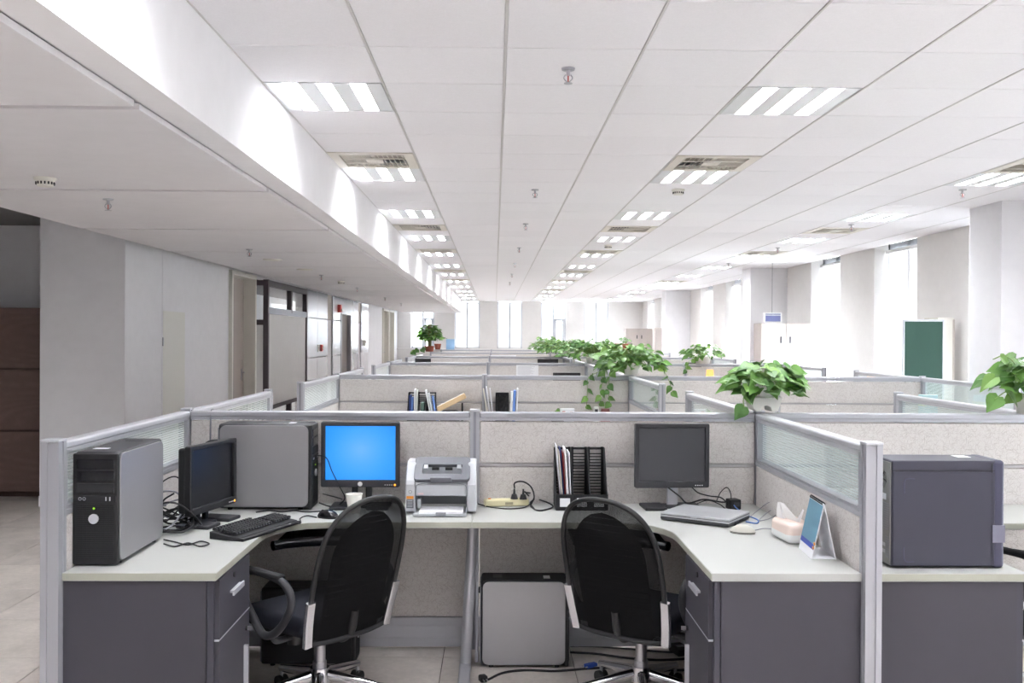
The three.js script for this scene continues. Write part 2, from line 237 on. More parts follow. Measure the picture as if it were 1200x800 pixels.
{ // brushed metal cladding with doorways
  const X = LW, clad = struct('wall_cladding', 'brushed metal wall panels along the corridor', 'wall');
  for (const [a, e] of [[17.66, 18.7], [18.7, 19.82], [20.5, 21.55], [23.05, 24.25], [24.85, 25.5], [25.5, 26.2]]) for (const [y0, y1] of [[0, 1.18], [1.19, 1.93], [1.94, 2.46]]) part(clad, 'metal_panel', R(.03, y1 - y0, e - a - .008, .004, X - .015, (y0 + y1) / 2, -(a + e) / 2, 1), M.metalPanel);
  part(clad, 'metal_panel', bb(X - .03, X, 2.13, 2.46, -21.55, -23.05), M.metalPanel);
  part(clad, 'backing', bb(X - .2, X - .16, 0, 2.6, -17.6, -26.2), M.doorDark);
  for (const [a, e] of [[19.82, 20.5], [24.25, 24.85]]) { part(clad, 'recess_head', bb(X - .05, X - .03, 1.94, 2.46, -a, -e), M.beigeDark); part(clad, 'recess_door', bb(X - .06, X - .04, 0, 1.93, -a, -e), M.corridorPanel); }
  const d = struct('door_4', 'dark brown doorway in the metal cladding', 'door'); part(d, 'leaf', bb(X - .11, X - .08, 0, 2.1, -21.6, -23.0), M.doorDark); part(d, 'frame', mg([bb(X - .11, X + .01, 0, 2.13, -21.55, -21.62), bb(X - .11, X + .01, 0, 2.13, -22.98, -23.05), bb(X - .11, X + .01, 2.09, 2.13, -21.55, -23.05)]), M.steel);
  const a = thing('fire_alarm', 'red fire alarm sounder high on the metal cladding', 'alarm', [X, 2.2, -21.15]); part(a, 'body', R(.07, .17, .17, .01, .035, 0, 0), M.red); part(a, 'strobe', R(.03, .06, .05, .008, .08, -.04, 0), M.white);
  const b = thing('call_point', 'small red call point beside a white switch plate', 'alarm', [X, 1.36, -19.05]); part(b, 'body', R(.04, .13, .13, .006, .02, 0, 0), M.red); part(b, 'button', R(.01, .04, .04, .003, .043, 0, 0), M.white);
  const s = thing('switch_plate', 'white switch plate beside the red call point', 'switch', [X, 1.36, -18.75]); part(s, 'plate', R(.02, .14, .09, .004, .01, 0, 0), M.plasticWhite); part(s, 'rocker', R(.01, .05, .04, .002, .023, 0, 0), M.beigeDark);
  const t = thing('wall_telephone', 'beige wall unit on the cladding past the dark doorway', 'telephone', [X, 1.42, -25.2]); part(t, 'body', R(.05, .16, .2, .01, .025, 0, 0), M.beige); part(t, 'handset', R(.03, .05, .17, .012, .06, .03, 0), M.doorBeige);
}
{ // brown lockers in the alcove
  const l = thing('locker', 'dark brown wooden locker of three tiers in the dim alcove', 'locker', [-5.2, 0, -9.5]);
  part(l, 'carcass', bb(-1.0, .9, .04, 1.86, -.02, -.42), M.brownDark); part(l, 'plinth', bb(-.98, .88, 0, .04, -.05, -.4), M.brownDark);
  for (let j = 0; j < 3; j++) for (const [x0, x1] of [[-1.0, -.06], [-.04, .88]]) part(l, 'door', R(x1 - x0 - .012, .585, .02, .004, (x0 + x1) / 2, .05 + .607 * j + .3, 0), M.brown);
}

// ------------------------------------------------------------------ ceiling fittings
{
  let proto = null;
  const where = { '-1.16': ['louvred ceiling light in the row beside the soffit', 'lights beside the soffit'], '1.24': ['louvred ceiling light in the row over the desk aisle', 'lights over the desk aisle'], '3.64': ['louvred ceiling light in the row beside the columns', 'lights beside the columns'] };
  for (const x of lightCols) for (const d of lightRows) {
    const [label, group] = where[x], at = [x + .3, CEIL, -(d + .3)];
    if (proto) { copy(proto, label, at, 0, group); continue; }
    const t = proto = thing('ceiling_light', label, 'light', at, 0, group), S = .29;
    part(t, 'housing', mg([bb(-S, S, .056, .06, -S, S), bb(-S, -S + .004, 0, .056, -S, S), bb(S - .004, S, 0, .056, -S, S), bb(-S, S, 0, .056, -S, -S + .004), bb(-S, S, 0, .056, S - .004, S)]), M.louvre);
    const cuts = [-S + .004, -.205, -.125, -.038, .042, .131, .211, S - .004];
    for (let k = 0; k < 4; k++) part(t, 'reflector', bb(cuts[2 * k], cuts[2 * k + 1], .002, .034, -S + .004, S - .004), M.louvre);
    for (let k = 0; k < 3; k++) { part(t, 'lamp_strip', bb(cuts[2 * k + 1] - .002, cuts[2 * k + 2] + .002, .046, .052, -S + .01, S - .01), M.lampGlow);
      const bl = []; for (let j = 0; j < 10; j++) bl.push(bb(cuts[2 * k + 1], cuts[2 * k + 2], .008, .034, -S + .0585 + j * .0585 - .0008 - .03, -S + .0585 + j * .0585 + .0008 - .03)); part(t, 'louvre_blades', mg(bl), M.white).userData.kind = 'stuff'; }
    const l = new THREE.RectAreaLight(LAMP_COLOR, LAMP_GLOW, .43, .56); l.position.set(0, .04, 0); l.rotation.x = -Math.PI / 2; t.add(l);
  }
  for (const [x, d] of [[-4.0, .6], [-4.0, 3.4], [-4.05, 6.2], [-5.0, 12.6]]) copy(proto, d > 10 ? 'added unseen louvred ceiling light in the office behind the glazed partition' : 'added unseen louvred ceiling light over the locker alcove', [x, 2.655, -d], 0, d > 10 ? 'added office lights' : 'added lights over the locker alcove');  // unseen lamps, added to brighten the alcove, corridor and partition return
  let v0 = null;
  for (const [x, d] of vents) {
    const label = x < 0 ? 'cream square air vent in the ceiling beside the soffit' : x < 2 ? 'cream square air vent in the ceiling over the desk aisle' : 'cream square air vent in the ceiling beside the columns', at = [x + .3, CEIL, -(d + .3)], group = 'air vents ' + (x < 0 ? 'beside the soffit' : x < 2 ? 'over the desk aisle' : 'beside the columns');
    if (v0) { copy(v0, label, at, 0, group); continue; }
    const t = v0 = thing('air_vent', label, 'vent', at, 0, group), ring = (a, b, y0, y1) => mg([bb(-a, a, y0, y1, -a, -b), bb(-a, a, y0, y1, b, a), bb(-a, -b, y0, y1, -b, b), bb(b, a, y0, y1, -b, b)]);
    part(t, 'frame', ring(.292, .225, -.004, .012), M.ventBeige); part(t, 'backing', bb(-.23, .23, .05, .054, -.23, .23), M.beigeDark);
    for (let k = 0; k < 13; k++) part(t, 'vane', uvm(new THREE.BoxGeometry(.026, .003, .44).rotateZ(k < 6 ? .85 : k > 6 ? -.85 : 0).translate(-.204 + k * .034, .008, 0)), M.ventBeige);
    part(t, 'centre_plate', B(.12, .004, .12, 0, -.003, 0), M.ventBeige); part(t, 'cross_bar', mg([B(.45, .006, .012, 0, -.002, -.09), B(.45, .006, .012, 0, -.002, .09)]), M.ventBeige);
  }
  let sp = null;
  const sprinkler = (x, y, d, label, group) => {
    if (sp) return copy(sp, label, [x, y, -d], 0, group);
    const t = sp = thing('sprinkler', label, 'sprinkler', [x, y, -d], 0, group);
    part(t, 'rosette', CY(.032, .03, .008, 0, -.004, 0), M.steel); part(t, 'pipe', CY(.009, .009, .03, 0, -.02, 0, 12), M.steel);
    part(t, 'frame_arms', tube([V(-.012, -.03, 0), V(-.02, -.045, 0), V(-.006, -.062, 0), V(0, -.066, 0), V(.006, -.062, 0), V(.02, -.045, 0), V(.012, -.03, 0)], .003, 24, 6), M.steel);
    part(t, 'bulb', CY(.003, .003, .03, 0, -.048, 0, 8), M.red, 'red glass bulb'); part(t, 'deflector', CY(.02, .02, .002, 0, -.07, 0), M.steel); return t;
  };
  for (const d of [4.47, 8.15, 10.61, 13.46, 16.3, 19.1, 22]) sprinkler(.335, CEIL, d, 'chrome pendant sprinkler in the tiles over the desk aisle', 'aisle sprinklers');
  for (const d of [7.96, 10.46, 13.2, 16]) sprinkler(3.9, CEIL, d, 'chrome pendant sprinkler in the tiles beside the columns', 'window side sprinklers');
  for (const d of [5.85, 9.19, 12.99, 16.37, 20.5, 24]) sprinkler(-2.34, LOW, d, 'chrome pendant sprinkler in the low corridor ceiling', 'corridor sprinklers');
  const smoke = (x, y, d, label, group) => { const t = thing('smoke_detector', label, 'smoke detector', [x, y, -d], 0, group); part(t, 'base', CY(.055, .055, .012, 0, -.006, 0, 24), M.ivory); part(t, 'body', CY(.05, .038, .034, 0, -.029, 0, 24), M.ivory); const sl = []; for (let k = 0; k < 16; k++) sl.push(uvm(new THREE.BoxGeometry(.008, .014, .004).translate(0, -.03, .0455).rotateY(k * Math.PI / 8))); part(t, 'intake_slots', mg(sl), M.gapShade); };
  smoke(-2.36, LOW, 5.08, 'round cream smoke detector in the corridor ceiling beside the sprinkler', null); smoke(-2.3, LOW, 14.4, 'round cream smoke detector far along the corridor ceiling', null); smoke(1.54, CEIL, 8.08, 'cream smoke detector behind the second aisle ceiling light', null); smoke(1.53, CEIL, 13.0, 'cream smoke detector further along the aisle ceiling lights', null);
  const dl = thing('ceiling_speaker', 'round flush speaker plate in the corridor ceiling', 'speaker', [-2.42, LOW, -3.42]); part(dl, 'ring', CY(.07, .07, .008, 0, -.004, 0, 28), M.ivory); part(dl, 'grille', CY(.05, .05, .004, 0, -.008, 0, 28), M.darkGrey);
  for (const [x, d] of [[-2.4, 10.4], [-2.35, 11.9]]) { const p = thing('ceiling_plate', 'flush round cover plate in the corridor ceiling', 'cover plate', [x, LOW, -d], 0, 'corridor cover plates'); part(p, 'rim', CY(.1, .1, .008, 0, -.004, 0, 28), M.beige); part(p, 'disc', CY(.085, .08, .006, 0, -.009, 0, 28), M.ivory); }
}

// ------------------------------------------------------------------ cubicle partitions
const ordinal = ['first', 'second', 'third', 'fourth', 'fifth', 'last'];
function post(x, d, label, w = .048) {
  const t = thing('partition_post', label, 'post', [x, 0, -d], 0, 'partition posts'), h = w / 2;
  const s = shape([[-h, -h], [-h * .3, -h], [-h * .3, -h + .008], [h * .3, -h + .008], [h * .3, -h], [h, -h], [h, -h * .3], [h - .008, -h * .3], [h - .008, h * .3], [h, h * .3], [h, h], [h * .3, h], [h * .3, h - .008], [-h * .3, h - .008], [-h * .3, h], [-h, h], [-h, h * .3], [-h + .008, h * .3], [-h + .008, -h * .3], [-h, -h * .3]]);
  const g = new THREE.ExtrudeGeometry(s, { depth: HT + .005, bevelEnabled: false }).rotateX(-Math.PI / 2);
  part(t, 'upright', uvm(g), M.alu); part(t, 'groove_insert', mg([bb(-h * .28, h * .28, 0, HT, -h + .004, h - .004), bb(-h + .004, h - .004, 0, HT, -h * .28, h * .28)]), w > .055 ? M.alu : M.aluDark); part(t, 'cap', R(w + .004, .01, w + .004, .003, 0, HT + .008, 0, 1), M.aluLight); return t;
}
function panelX(x0, x1, d, label) {                                // solid panel along x
  const t = thing('fabric_partition', label, 'partition', [(x0 + x1) / 2, 0, -d], 0, 'fabric partition panels'), w = x1 - x0 - .05, h = w / 2;
  part(t, 'top_rail', mg([R(w, .03, .056, .008, 0, HT - .015, 0), B(w, .014, .048, 0, HT - .036, 0)]), M.alu);
  part(t, 'fabric_tile', R(w - .004, .212, .044, .006, 0, 1.06, 0), M.fabric); part(t, 'mid_rail', B(w, .014, .04, 0, .945, 0), M.midRail);
  part(t, 'fabric_tile', R(w - .004, .766, .044, .006, 0, .552, 0), M.fabric);
  part(t, 'raceway', mg([R(w, .15, .05, .004, 0, .09, 0, 1), B(w, .006, .056, 0, .06, 0), B(w, .006, .056, 0, .12, 0)]), M.alu); return t;
}
function panelZ(x, d0, d1, label) {                                // low fabric with a striped glass light above, along the depth
  const t = thing('glass_partition', label, 'partition', [x, 0, -(d0 + d1) / 2], 0, 'glazed side partitions'), w = d1 - d0 - .052;
  part(t, 'top_rail', mg([R(.056, .03, w, .01, 0, HT - .015, 0), B(.046, .014, w, 0, HT - .036, 0), B(.05, .004, w, 0, HT - .03, 0)]), M.aluLight);
  part(t, 'fabric_tile', R(.044, .85, w - .004, .006, 0, .52, 0), M.fabric); part(t, 'raceway', R(.05, .09, w, .004, 0, .05, 0, 1), M.alu);
  part(t, 'glazing_rail', mg([R(.05, .022, w, .005, 0, .957, 0), B(.046, .012, w, 0, .975, 0)]), M.alu);
  for (const s of [-1, 1]) part(t, 'side_frame', B(.046, .21, .03, 0, 1.078, s * (w / 2 - .015)), M.alu);
  part(t, 'pane', B(.006, .206, w - .05, 0, 1.078, 0), M.glass);
  const s = []; for (let k = 0; k < 17; k++) s.push(B(.001, .0068, w - .062, .0045, .992 + .0108 * k, 0)); const st = part(t, 'stripes', mg(s), M.stripe, 'frosted white stripes on the glass'); st.userData.kind = 'stuff';
  return t;
}
const PX = [-1.57, -.1, 1.365, 2.84, 4.31];
ROWS.forEach((d, r) => {
  const row = r ? `in the ${ordinal[r]} partition row` : '';
  const what = ['behind the blue screen and printer', 'behind the black magazine rack', 'behind the dark blue computer case', 'past the dark blue computer case'];
  for (let k = 0; k < 4; k++) panelX(PX[k], PX[k + 1], d, r ? `beige fabric partition panel ${row}, ${['beside the corridor', 'between the corridor panel and trailing plants', 'after the trailing plants', 'reaching the window side'][k]}` : `beige fabric partition panel ${what[k]}`);
  PX.forEach((x, k) => post(x, d, r ? `grey partition post ${row}, ${['beside the corridor', 'mid desk', 'below the trailing plants', 'before the window bay', 'facing the window wall'][k]}` : ['grey partition post at the corridor end of the first row', 'grey partition post behind the printer', 'grey partition post under the white planter', 'grey partition post under the potted plant', 'last grey partition post of the first row'][k]));
  if (r > 3) return;
  const sides = [[0, 'beside the corridor'], [2, 'under the trailing plants'], [4, 'facing the window wall']];
  if (r) for (const [k, s] of sides) { panelZ(PX[k], d - 1.8, d, `striped glass side partition ${s}, before the ${ordinal[r]} row`); post(PX[k], d - 1.8, `grey end post of the glass partition ${s}, before the ${ordinal[r]} row`); }
  for (const [k, s] of [[0, 'beside the corridor'], [2, 'under the planters'], [3, 'in the window bay'], [4, 'facing the window wall']]) { if (r && k === 3) continue; panelZ(PX[k], d, d + 1.77, `striped glass side partition ${s}, behind the ${ordinal[r]} row`); post(PX[k], d + 1.77, `grey end post of the glass partition ${s}, behind the ${ordinal[r]} row`); }
});
panelZ(PX[0], 3.456, 4.93, 'striped glass side partition behind the black and silver tower computer'); post(PX[0], 3.45, 'tall grey end post beside the black and silver tower', .064);
panelZ(PX[2], 3.456, 4.93, 'striped glass side partition behind the desk calendar'); post(PX[2], 3.45, 'tall grey end post between the calendar and dark blue case', .06);

// ------------------------------------------------------------------ worktops and pedestals
function worktop(x0, x1, d, label, mirror, front = 3.45) {          // L shape: return leg at x0 (or x1 when mirrored) reaching towards the aisle
  const a = d - .026, w = x1 - x0, e = [[0, front], [.545, front], [.545, a - .79], [.55, a - .72], [.575, a - .64], [.62, a - .57], [.69, a - .525], [.78, a - .505], [w, a - .5], [w, a], [0, a]];
  const pts = e.map(([x, dd]) => [mirror ? w - x : x, dd]); if (mirror) pts.reverse();
  const t = thing('worktop', label, 'desk', [x0, .75, 0], 0, 'worktops');
  const g = new THREE.ExtrudeGeometry(shape(pts), { depth: .026, bevelEnabled: true, bevelSize: .002, bevelThickness: .002, bevelOffset: -.002, bevelSegments: 1 }).rotateX(-Math.PI / 2).translate(0, -.028, 0);
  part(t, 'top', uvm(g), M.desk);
  const edge = pts.slice(mirror ? 1 : 0, mirror ? 10 : 9).map(([x, dd]) => [x, dd]);
  const path = edge, strips = [];
  for (let i = 0; i < path.length - 1; i++) { const [ax, ad] = path[i], [bx, bd] = path[i + 1], len = Math.hypot(bx - ax, bd - ad), an = Math.atan2(-(bd - ad), bx - ax); strips.push(uvm(new THREE.BoxGeometry(len + .001, .024, .003).rotateY(-an).translate((ax + bx) / 2, -.014, -(ad + bd) / 2))); }
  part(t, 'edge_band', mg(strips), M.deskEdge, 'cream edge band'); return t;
}
worktop(-1.538, -.102, 4.93, 'white L-shaped worktop carrying the two tower computers and printer', false);
worktop(-.098, 1.333, 4.93, 'white L-shaped worktop carrying the laptop and calendar', true);
worktop(1.397, 2.81, 4.93, 'white L-shaped worktop carrying the dark blue computer case', false);
for (const [x0, x1, mir, s] of [[-1.538, -.102, false, 'under the black file rack of the second row'], [-.098, 1.333, true, 'under the filled magazine racks of the second row'], [1.397, 2.81, false, 'in the second row past the hanging plants'], [2.87, 4.28, true, 'in the second row facing the window wall']]) worktop(x0, x1, 9.6, 'white L-shaped worktop ' + s, mir, 7.85);
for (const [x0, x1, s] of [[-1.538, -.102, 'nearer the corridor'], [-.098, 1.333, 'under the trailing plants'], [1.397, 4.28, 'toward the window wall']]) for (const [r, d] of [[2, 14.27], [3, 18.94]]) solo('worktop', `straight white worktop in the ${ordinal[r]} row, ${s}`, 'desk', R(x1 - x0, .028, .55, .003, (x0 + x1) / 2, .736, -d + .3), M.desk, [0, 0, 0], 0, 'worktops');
function pedestal(x, mirror, label, group) {                       // x is the edge at the side panel; drawers look along +x (or -x mirrored)
  const t = thing('pedestal', label, 'cabinet', [x, 0, -3.475], 0), s = mirror ? -1 : 1, W = .53, Dp = .44, q = (a, b, y0, y1, z0, z1) => bb(s * a, s * b, y0, y1, z0, z1);
  part(t, 'carcass', q(0, W, .02, .719, 0, -Dp), M.cabinet); part(t, 'plinth', q(.02, W - .03, 0, .02, -.02, -Dp + .02), M.cabinet);
  part(t, 'end_panel', q(0, W - .022, .02, .7192, .018, 0), M.cabinet, 'flat dark grey end panel'); part(t, 'edge_post', q(W - .02, W + .002, .02, .7192, .012, 0), M.cabinetDark);
  const dr = part(t, 'drawer', q(W, W + .018, .5, .715, -.012, -Dp + .006), M.cabinet), dd = part(t, 'door', q(W, W + .018, .03, .494, -.012, -Dp + .006), M.cabinet);
  part(t, 'trim_line', q(W, W + .0185, .4945, .4995, -.004, -Dp + .004), M.aluLight);
  part(dr, 'handle', mg([q(W + .018, W + .034, .632, .64, -.15, -.28), q(W + .03, W + .036, .624, .644, -.14, -.29)]), M.aluLight, 'brushed metal handle'); part(dr, 'lock', uvm(new THREE.CylinderGeometry(.011, .011, .008, 16).rotateZ(Math.PI / 2).translate(s * (W + .02), .69, -.2)), M.black);
  part(dd, 'handle', q(W + .018, W + .034, .16, .37, -.35, -.365), M.aluLight, 'tall metal door handle'); part(dd, 'lock', uvm(new THREE.CylinderGeometry(.01, .01, .012, 16).rotateZ(Math.PI / 2).translate(s * (W + .02), .43, -.38)), M.black); part(dd, 'key', q(W + .026, W + .045, .422, .438, -.378, -.382), M.steel);
}
pedestal(-1.538, false, 'dark grey pedestal cabinet below the black and silver tower computer'); pedestal(1.333, true, 'dark grey pedestal cabinet below the desk calendar');
pedestal(1.397, false, 'dark grey pedestal cabinet below the dark blue computer case');
{
  const t = thing('desk_support', 'slanting silver desk leg under the joint of the two worktops', 'desk leg', [-.1, 0, -4.62]);
  part(t, 'bracket', R(.09, .012, .2, .004, 0, .716, 0), M.aluDark);
  const g = new THREE.CylinderGeometry(.026, .026, .69, 18).scale(1, 1, 1.4); g.translate(0, .345, 0); const m = new THREE.Matrix4().makeShear(0, 0, .05, 0, 0, 0); g.applyMatrix4(m); part(t, 'column', uvm(g.translate(-.034, .02, 0)), M.alu); part(t, 'side_column', R(.016, .68, .05, .004, .02, .37, -.03), M.aluDark);
  part(t, 'foot', R(.055, .035, .5, .012, -.034, .018, .08), M.alu);
  for (const [x0, x1, ms, lab] of [[-.99, -.5, 1, 'black sliding keyboard tray under the desk corner with the full keyboard'], [.31, .8, -1, 'black sliding keyboard tray under the desk corner with the laptop']]) {
    const k = thing('keyboard_tray', lab, 'keyboard tray', [ms > 0 ? -.985 : .785, .65, -4.3], 0), pts = [[0, .02], [.05, .06], [.14, .1], [.27, .125], [.42, .13], [.42, .42], [0, .42]].map(([x, y]) => [ms * x, y]); if (ms < 0) pts.reverse();
    part(k, 'tray', uvm(new THREE.ExtrudeGeometry(shape(pts), { depth: .018, bevelEnabled: false }).rotateX(-Math.PI / 2)), M.blackSoft);
    part(k, 'wrist_rest', tube([[.0, .0], [.05, .045], [.14, .085], [.27, .11], [.42, .118]].map(([x, d]) => V(ms * x, .012, -d)), .022, 30, 12), M.blackGloss); for (const bx of [.06, .36]) part(k, 'slide_bracket', B(.02, .05, .3, ms * bx, .043, -.27), M.black);
  }
}

// ------------------------------------------------------------------ computers
const DT = .75;                                                    // worktop height
function tower(label, pos, turn, o = {}) {
  const t = thing('computer_tower', label, 'computer', pos, turn), w = .172, h = o.h || .42, d = o.d || .46, side = o.side || M.silverCase, y0 = .008;
  part(t, 'case', R(w - .012, h - y0, d, .014, 0, y0 + (h - y0) / 2, 0), o.dark || M.charcoal);
  const sp = shape(rrect(-d / 2 + .012, d / 2 - .008, .016, h - .008, .03));
  for (const s of [-1, 1]) part(t, 'side_panel', EX(sp, .008, .002).rotateY(-Math.PI / 2 * s).translate(s * (w / 2 + .001), 0, 0), side, o.side ? null : 'silver side panel with rounded corners');
  const fz = d / 2, f = part(t, 'front_bezel', R(w - .006, h - .012, .02, .006, 0, h / 2, fz - .004), M.black);
  for (let k = 0; k < 3; k++) part(f, 'drive_bay', R(.138, .036, .008, .003, 0, h - .045 - .044 * k, fz + .005), k === 2 ? M.blackSoft : M.blackGloss);
  part(f, 'port_strip', B(.15, .022, .004, 0, h - .172, fz + .006), M.blackSoft);
  const g = []; for (let k = 0; k < 26; k++) g.push(B(.136, .0035, .006, 0, .03 + k * .0078, fz + .006)); for (let k = 0; k < 9; k++) g.push(B(.002, .2, .004, -.064 + k * .016, .128, fz + .0055));
  part(f, 'grille', mg(g), M.blackSoft);
  part(t, 'power_button', uvm(new THREE.CylinderGeometry(.018, .018, .008, 28).rotateX(Math.PI / 2).translate(-.004, h - .245, fz + .01)), M.aluLight, 'round silver button');
  part(t, 'status_light', uvm(new THREE.CylinderGeometry(.004, .004, .004, 12).rotateX(Math.PI / 2).translate(-.004, h - .207, fz + .008)), M.ledGreen);
  part(t, 'usb_ports', mg([B(.004, .014, .003, .04, h - .172, fz + .008), B(.004, .014, .003, .054, h - .172, fz + .008)]), M.aluLight); part(t, 'audio_jacks', mg([-.055, -.04].map((x) => uvm(new THREE.TorusGeometry(.005, .0016, 6, 14).translate(x, h - .172, fz + .008)))), M.aluDark);
  part(t, 'sticker', B(.055, .001, .032, -.02, h + .0005, fz - .1), M.paper, 'white paper sticker on top'); part(t, 'top_recess', B(.07, .001, .045, 0, h + .0003, -d / 2 + .08), M.black);
  for (const a of [-1, 1]) for (const b of [-1, 1]) part(t, 'foot', CY(.012, .012, .01, a * .06, .005, b * d * .38, 10), M.rubber);
  const bk = part(t, 'rear_plate', B(w - .03, h - .04, .004, 0, h / 2, -d / 2 - .002), M.aluDark); part(bk, 'socket', R(.03, .026, .012, .003, -.03, h - .06, -d / 2 - .006), M.black); return t;
}
tower('black fronted silver tower computer standing behind the tall end post', [-1.462, DT, -3.79], 0, { d: .475 });
tower('silver tower computer standing side-on between the dark monitor and blue screen', [-1.118, DT, -4.775], Math.PI / 2, { d: .45, side: M.silverCase });
tower('silver tower computer on the floor beside the slanting desk leg', [.15, 0, -4.715], Math.PI / 2, { d: .42, h: .425, side: M.silverCase, dark: M.blackSoft });
tower('black tower computer on the floor under the corner desk', [-.9, 0, -4.74], Math.PI / 2, { d: .45, h: .38, side: M.blackSoft, dark: M.black });
{ // dark blue case seen from its side
  const t = thing('computer_case', 'dark blue-grey computer case lying open to its rear fan', 'computer', [1.68, DT, -3.62], 0), w = .42, h = .4, d = .19, blue = std('#3a3a47', .42, .1), blue2 = std('#424256', .4, .1), grey = std('#8f8f8c', .45, .5);
  part(t, 'shell', R(w - .028, h - .008, d, .005, -.012, h / 2 + .004, 0), blue);
  part(t, 'side_panel', R(w - .04, h - .055, .004, .002, -.014, h / 2 - .014, d / 2 + .001), blue); part(t, 'panel_seam', B(w - .03, .002, .0015, -.012, h - .036, d / 2 + .0015), M.black);
  for (const [y, s] of [[h - .095, 1], [.055, -1]]) part(t, 'pressed_grip', tube([V(-w / 2 + .085, y + s * .028, d / 2 + .003), V(-w / 2 + .052, y + s * .026, d / 2 + .003), V(-w / 2 + .047, y, d / 2 + .003), V(-w / 2 + .047, y - s * .025, d / 2 + .003)], .0022, 20, 6), blue2);
  part(t, 'front_bezel', R(.046, h, d + .008, .014, w / 2 - .02, h / 2 + .002, 0), blue2); part(t, 'bezel_band', B(.046, .064, d + .012, w / 2 - .02, .13, 0), std('#777788', .4, .1), 'pale band across the bezel'); part(t, 'bezel_seam', B(.002, h - .02, d + .006, w / 2 - .046, h / 2, 0), M.black);
  const bx = -w / 2 - .001, rear = part(t, 'rear_plate', B(.004, h - .02, d - .012, bx, h / 2 + .002, 0), grey, 'grey steel rear plate');
  const fb = [uvm(new THREE.CylinderGeometry(.012, .012, .006, 18).rotateZ(Math.PI / 2).translate(bx - .003, h - .075, .02))]; for (let k = 0; k < 7; k++) fb.push(uvm(new THREE.BoxGeometry(.002, .028, .016).rotateY(.5).translate(0, .024, 0).rotateX(k * Math.PI * 2 / 7).translate(bx - .003, h - .075, .02))); part(rear, 'fan', mg(fb), M.charcoal, 'black plastic cooling fan');
  part(rear, 'fan_grill', mg([.012, .024, .036].map((r) => uvm(new THREE.TorusGeometry(r, .002, 6, 24).rotateY(Math.PI / 2).translate(bx - .004, h - .075, .02))).concat([0, 1, 2].map((k) => uvm(new THREE.BoxGeometry(.003, .08, .004).rotateX(k * Math.PI / 3 + .5).translate(bx - .004, h - .075, .02))))), grey);
  part(rear, 'rear_label', B(.002, .022, .05, bx - .003, h - .14, .03), M.paper); const v = []; for (let k = 0; k < 12; k++) v.push(B(.003, .004, .07, bx - .002, h - .165 - k * .0085, .045)); for (let k = 0; k < 9; k++) v.push(B(.003, .005, .03, bx - .002, .04 + k * .009, .07)); part(rear, 'vent_slats', mg(v), M.aluDark);
  part(rear, 'expansion_slots', mg([B(.003, .012, .06, bx - .002, .055, .02), B(.003, .012, .06, bx - .002, .08, .02)]), M.steel); part(rear, 'port_block', mg([B(.01, .02, .03, bx - .004, h - .2, -.03), B(.01, .03, .014, bx - .004, h - .24, -.05)]), M.blue, 'blue port sockets');
  part(t, 'sticker', B(.05, .001, .06, .11, h + .001, -.03), M.paper, 'white sticker on top');
}
function monitor(label, pos, turn, w, h, bottom, screen, o = {}) {
  const t = thing('monitor', label, 'monitor', pos, turn), b = .021, cy = bottom + h / 2, frame = o.frame || M.charcoal;
  part(t, 'bezel', EX(shape(rrect(-w / 2, w / 2, bottom, bottom + h, .008, 3), [rrect(-w / 2 + b, w / 2 - b, bottom + b + (o.chin || .01), bottom + h - b, .002, 1).reverse()]), .03, .004).translate(0, 0, -.002), frame);
  part(t, 'back_shell', R(w - .02, h - .02, .04, .012, 0, cy, -.022), M.black);
  part(t, 'screen', B(w - 2 * b + .002, h - 2 * b - (o.chin || .01) + .002, .004, 0, cy + (o.chin || .01) / 2, .012), screen, o.screenLabel);
  const bt = []; for (let k = 0; k < 4; k++) bt.push(B(.006, .004, .003, w / 2 - .05 + k * .011 - .02, bottom + .012, .028)); part(t, 'buttons', mg(bt), o.buttonMat || M.ledWhite); if (o.led) part(t, 'power_light', CY(.005, .005, .003, 0, 0, 0, 12).rotateX(Math.PI / 2).translate(w / 2 - .022, bottom + .012, .029), o.led);
  if (o.logo) part(t, 'badge', uvm(new THREE.CylinderGeometry(.0115, .0115, .003, 24).rotateX(Math.PI / 2).translate(0, bottom + .016, .028)), M.ledWhite, 'round pale badge');
  if (o.plate) { part(t, 'neck', R(.055, bottom + .12, .02, .004, .015, (bottom + .12) / 2, -.035), M.aluLight); }
  else part(t, 'neck', mg([R(.03, bottom + .14, .022, .006, -.035, (bottom + .14) / 2, -.04), R(.03, bottom + .14, .022, .006, .035, (bottom + .14) / 2, -.04), R(.09, .08, .02, .006, 0, bottom + .1, -.045)]), M.black);
  part(t, 'base', mg([R(.11, .016, .16, .006, -.09, .008, 0), R(.11, .016, .16, .006, .09, .008, 0), R(.12, .012, .1, .005, 0, .006, -.03)]), M.charcoal); return t;
}
const blueScreen = std('#0a1a30', .5, 0, { emissive: '#ffffff', emissiveIntensity: .62, emissiveMap: canvasTex(256, 224, (x, w, h) => { const g = x.createRadialGradient(w * .5, h * .45, 10, w * .5, h * .5, w * .62); g.addColorStop(0, '#5ea2ff'); g.addColorStop(.6, '#2f92fb'); g.addColorStop(1, '#1787f0'); x.fillStyle = g; x.fillRect(0, 0, w, h); }) });
{
  const t = monitor('black monitor with a plain bright blue screen', [-.66, DT, -4.77], 0, .387, .322, .105, blueScreen, { chin: .014, logo: true, led: M.ledAmber, screenLabel: 'glowing blue screen' });
  const s = t.children.find((c) => c.name === 'screen'); const g = s.geometry, p = g.attributes.position, uv = g.attributes.uv; g.computeBoundingBox(); const b = g.boundingBox; for (let i = 0; i < p.count; i++) uv.setXY(i, (p.getX(i) - b.min.x) / (b.max.x - b.min.x), (p.getY(i) - b.min.y) / (b.max.y - b.min.y));
}
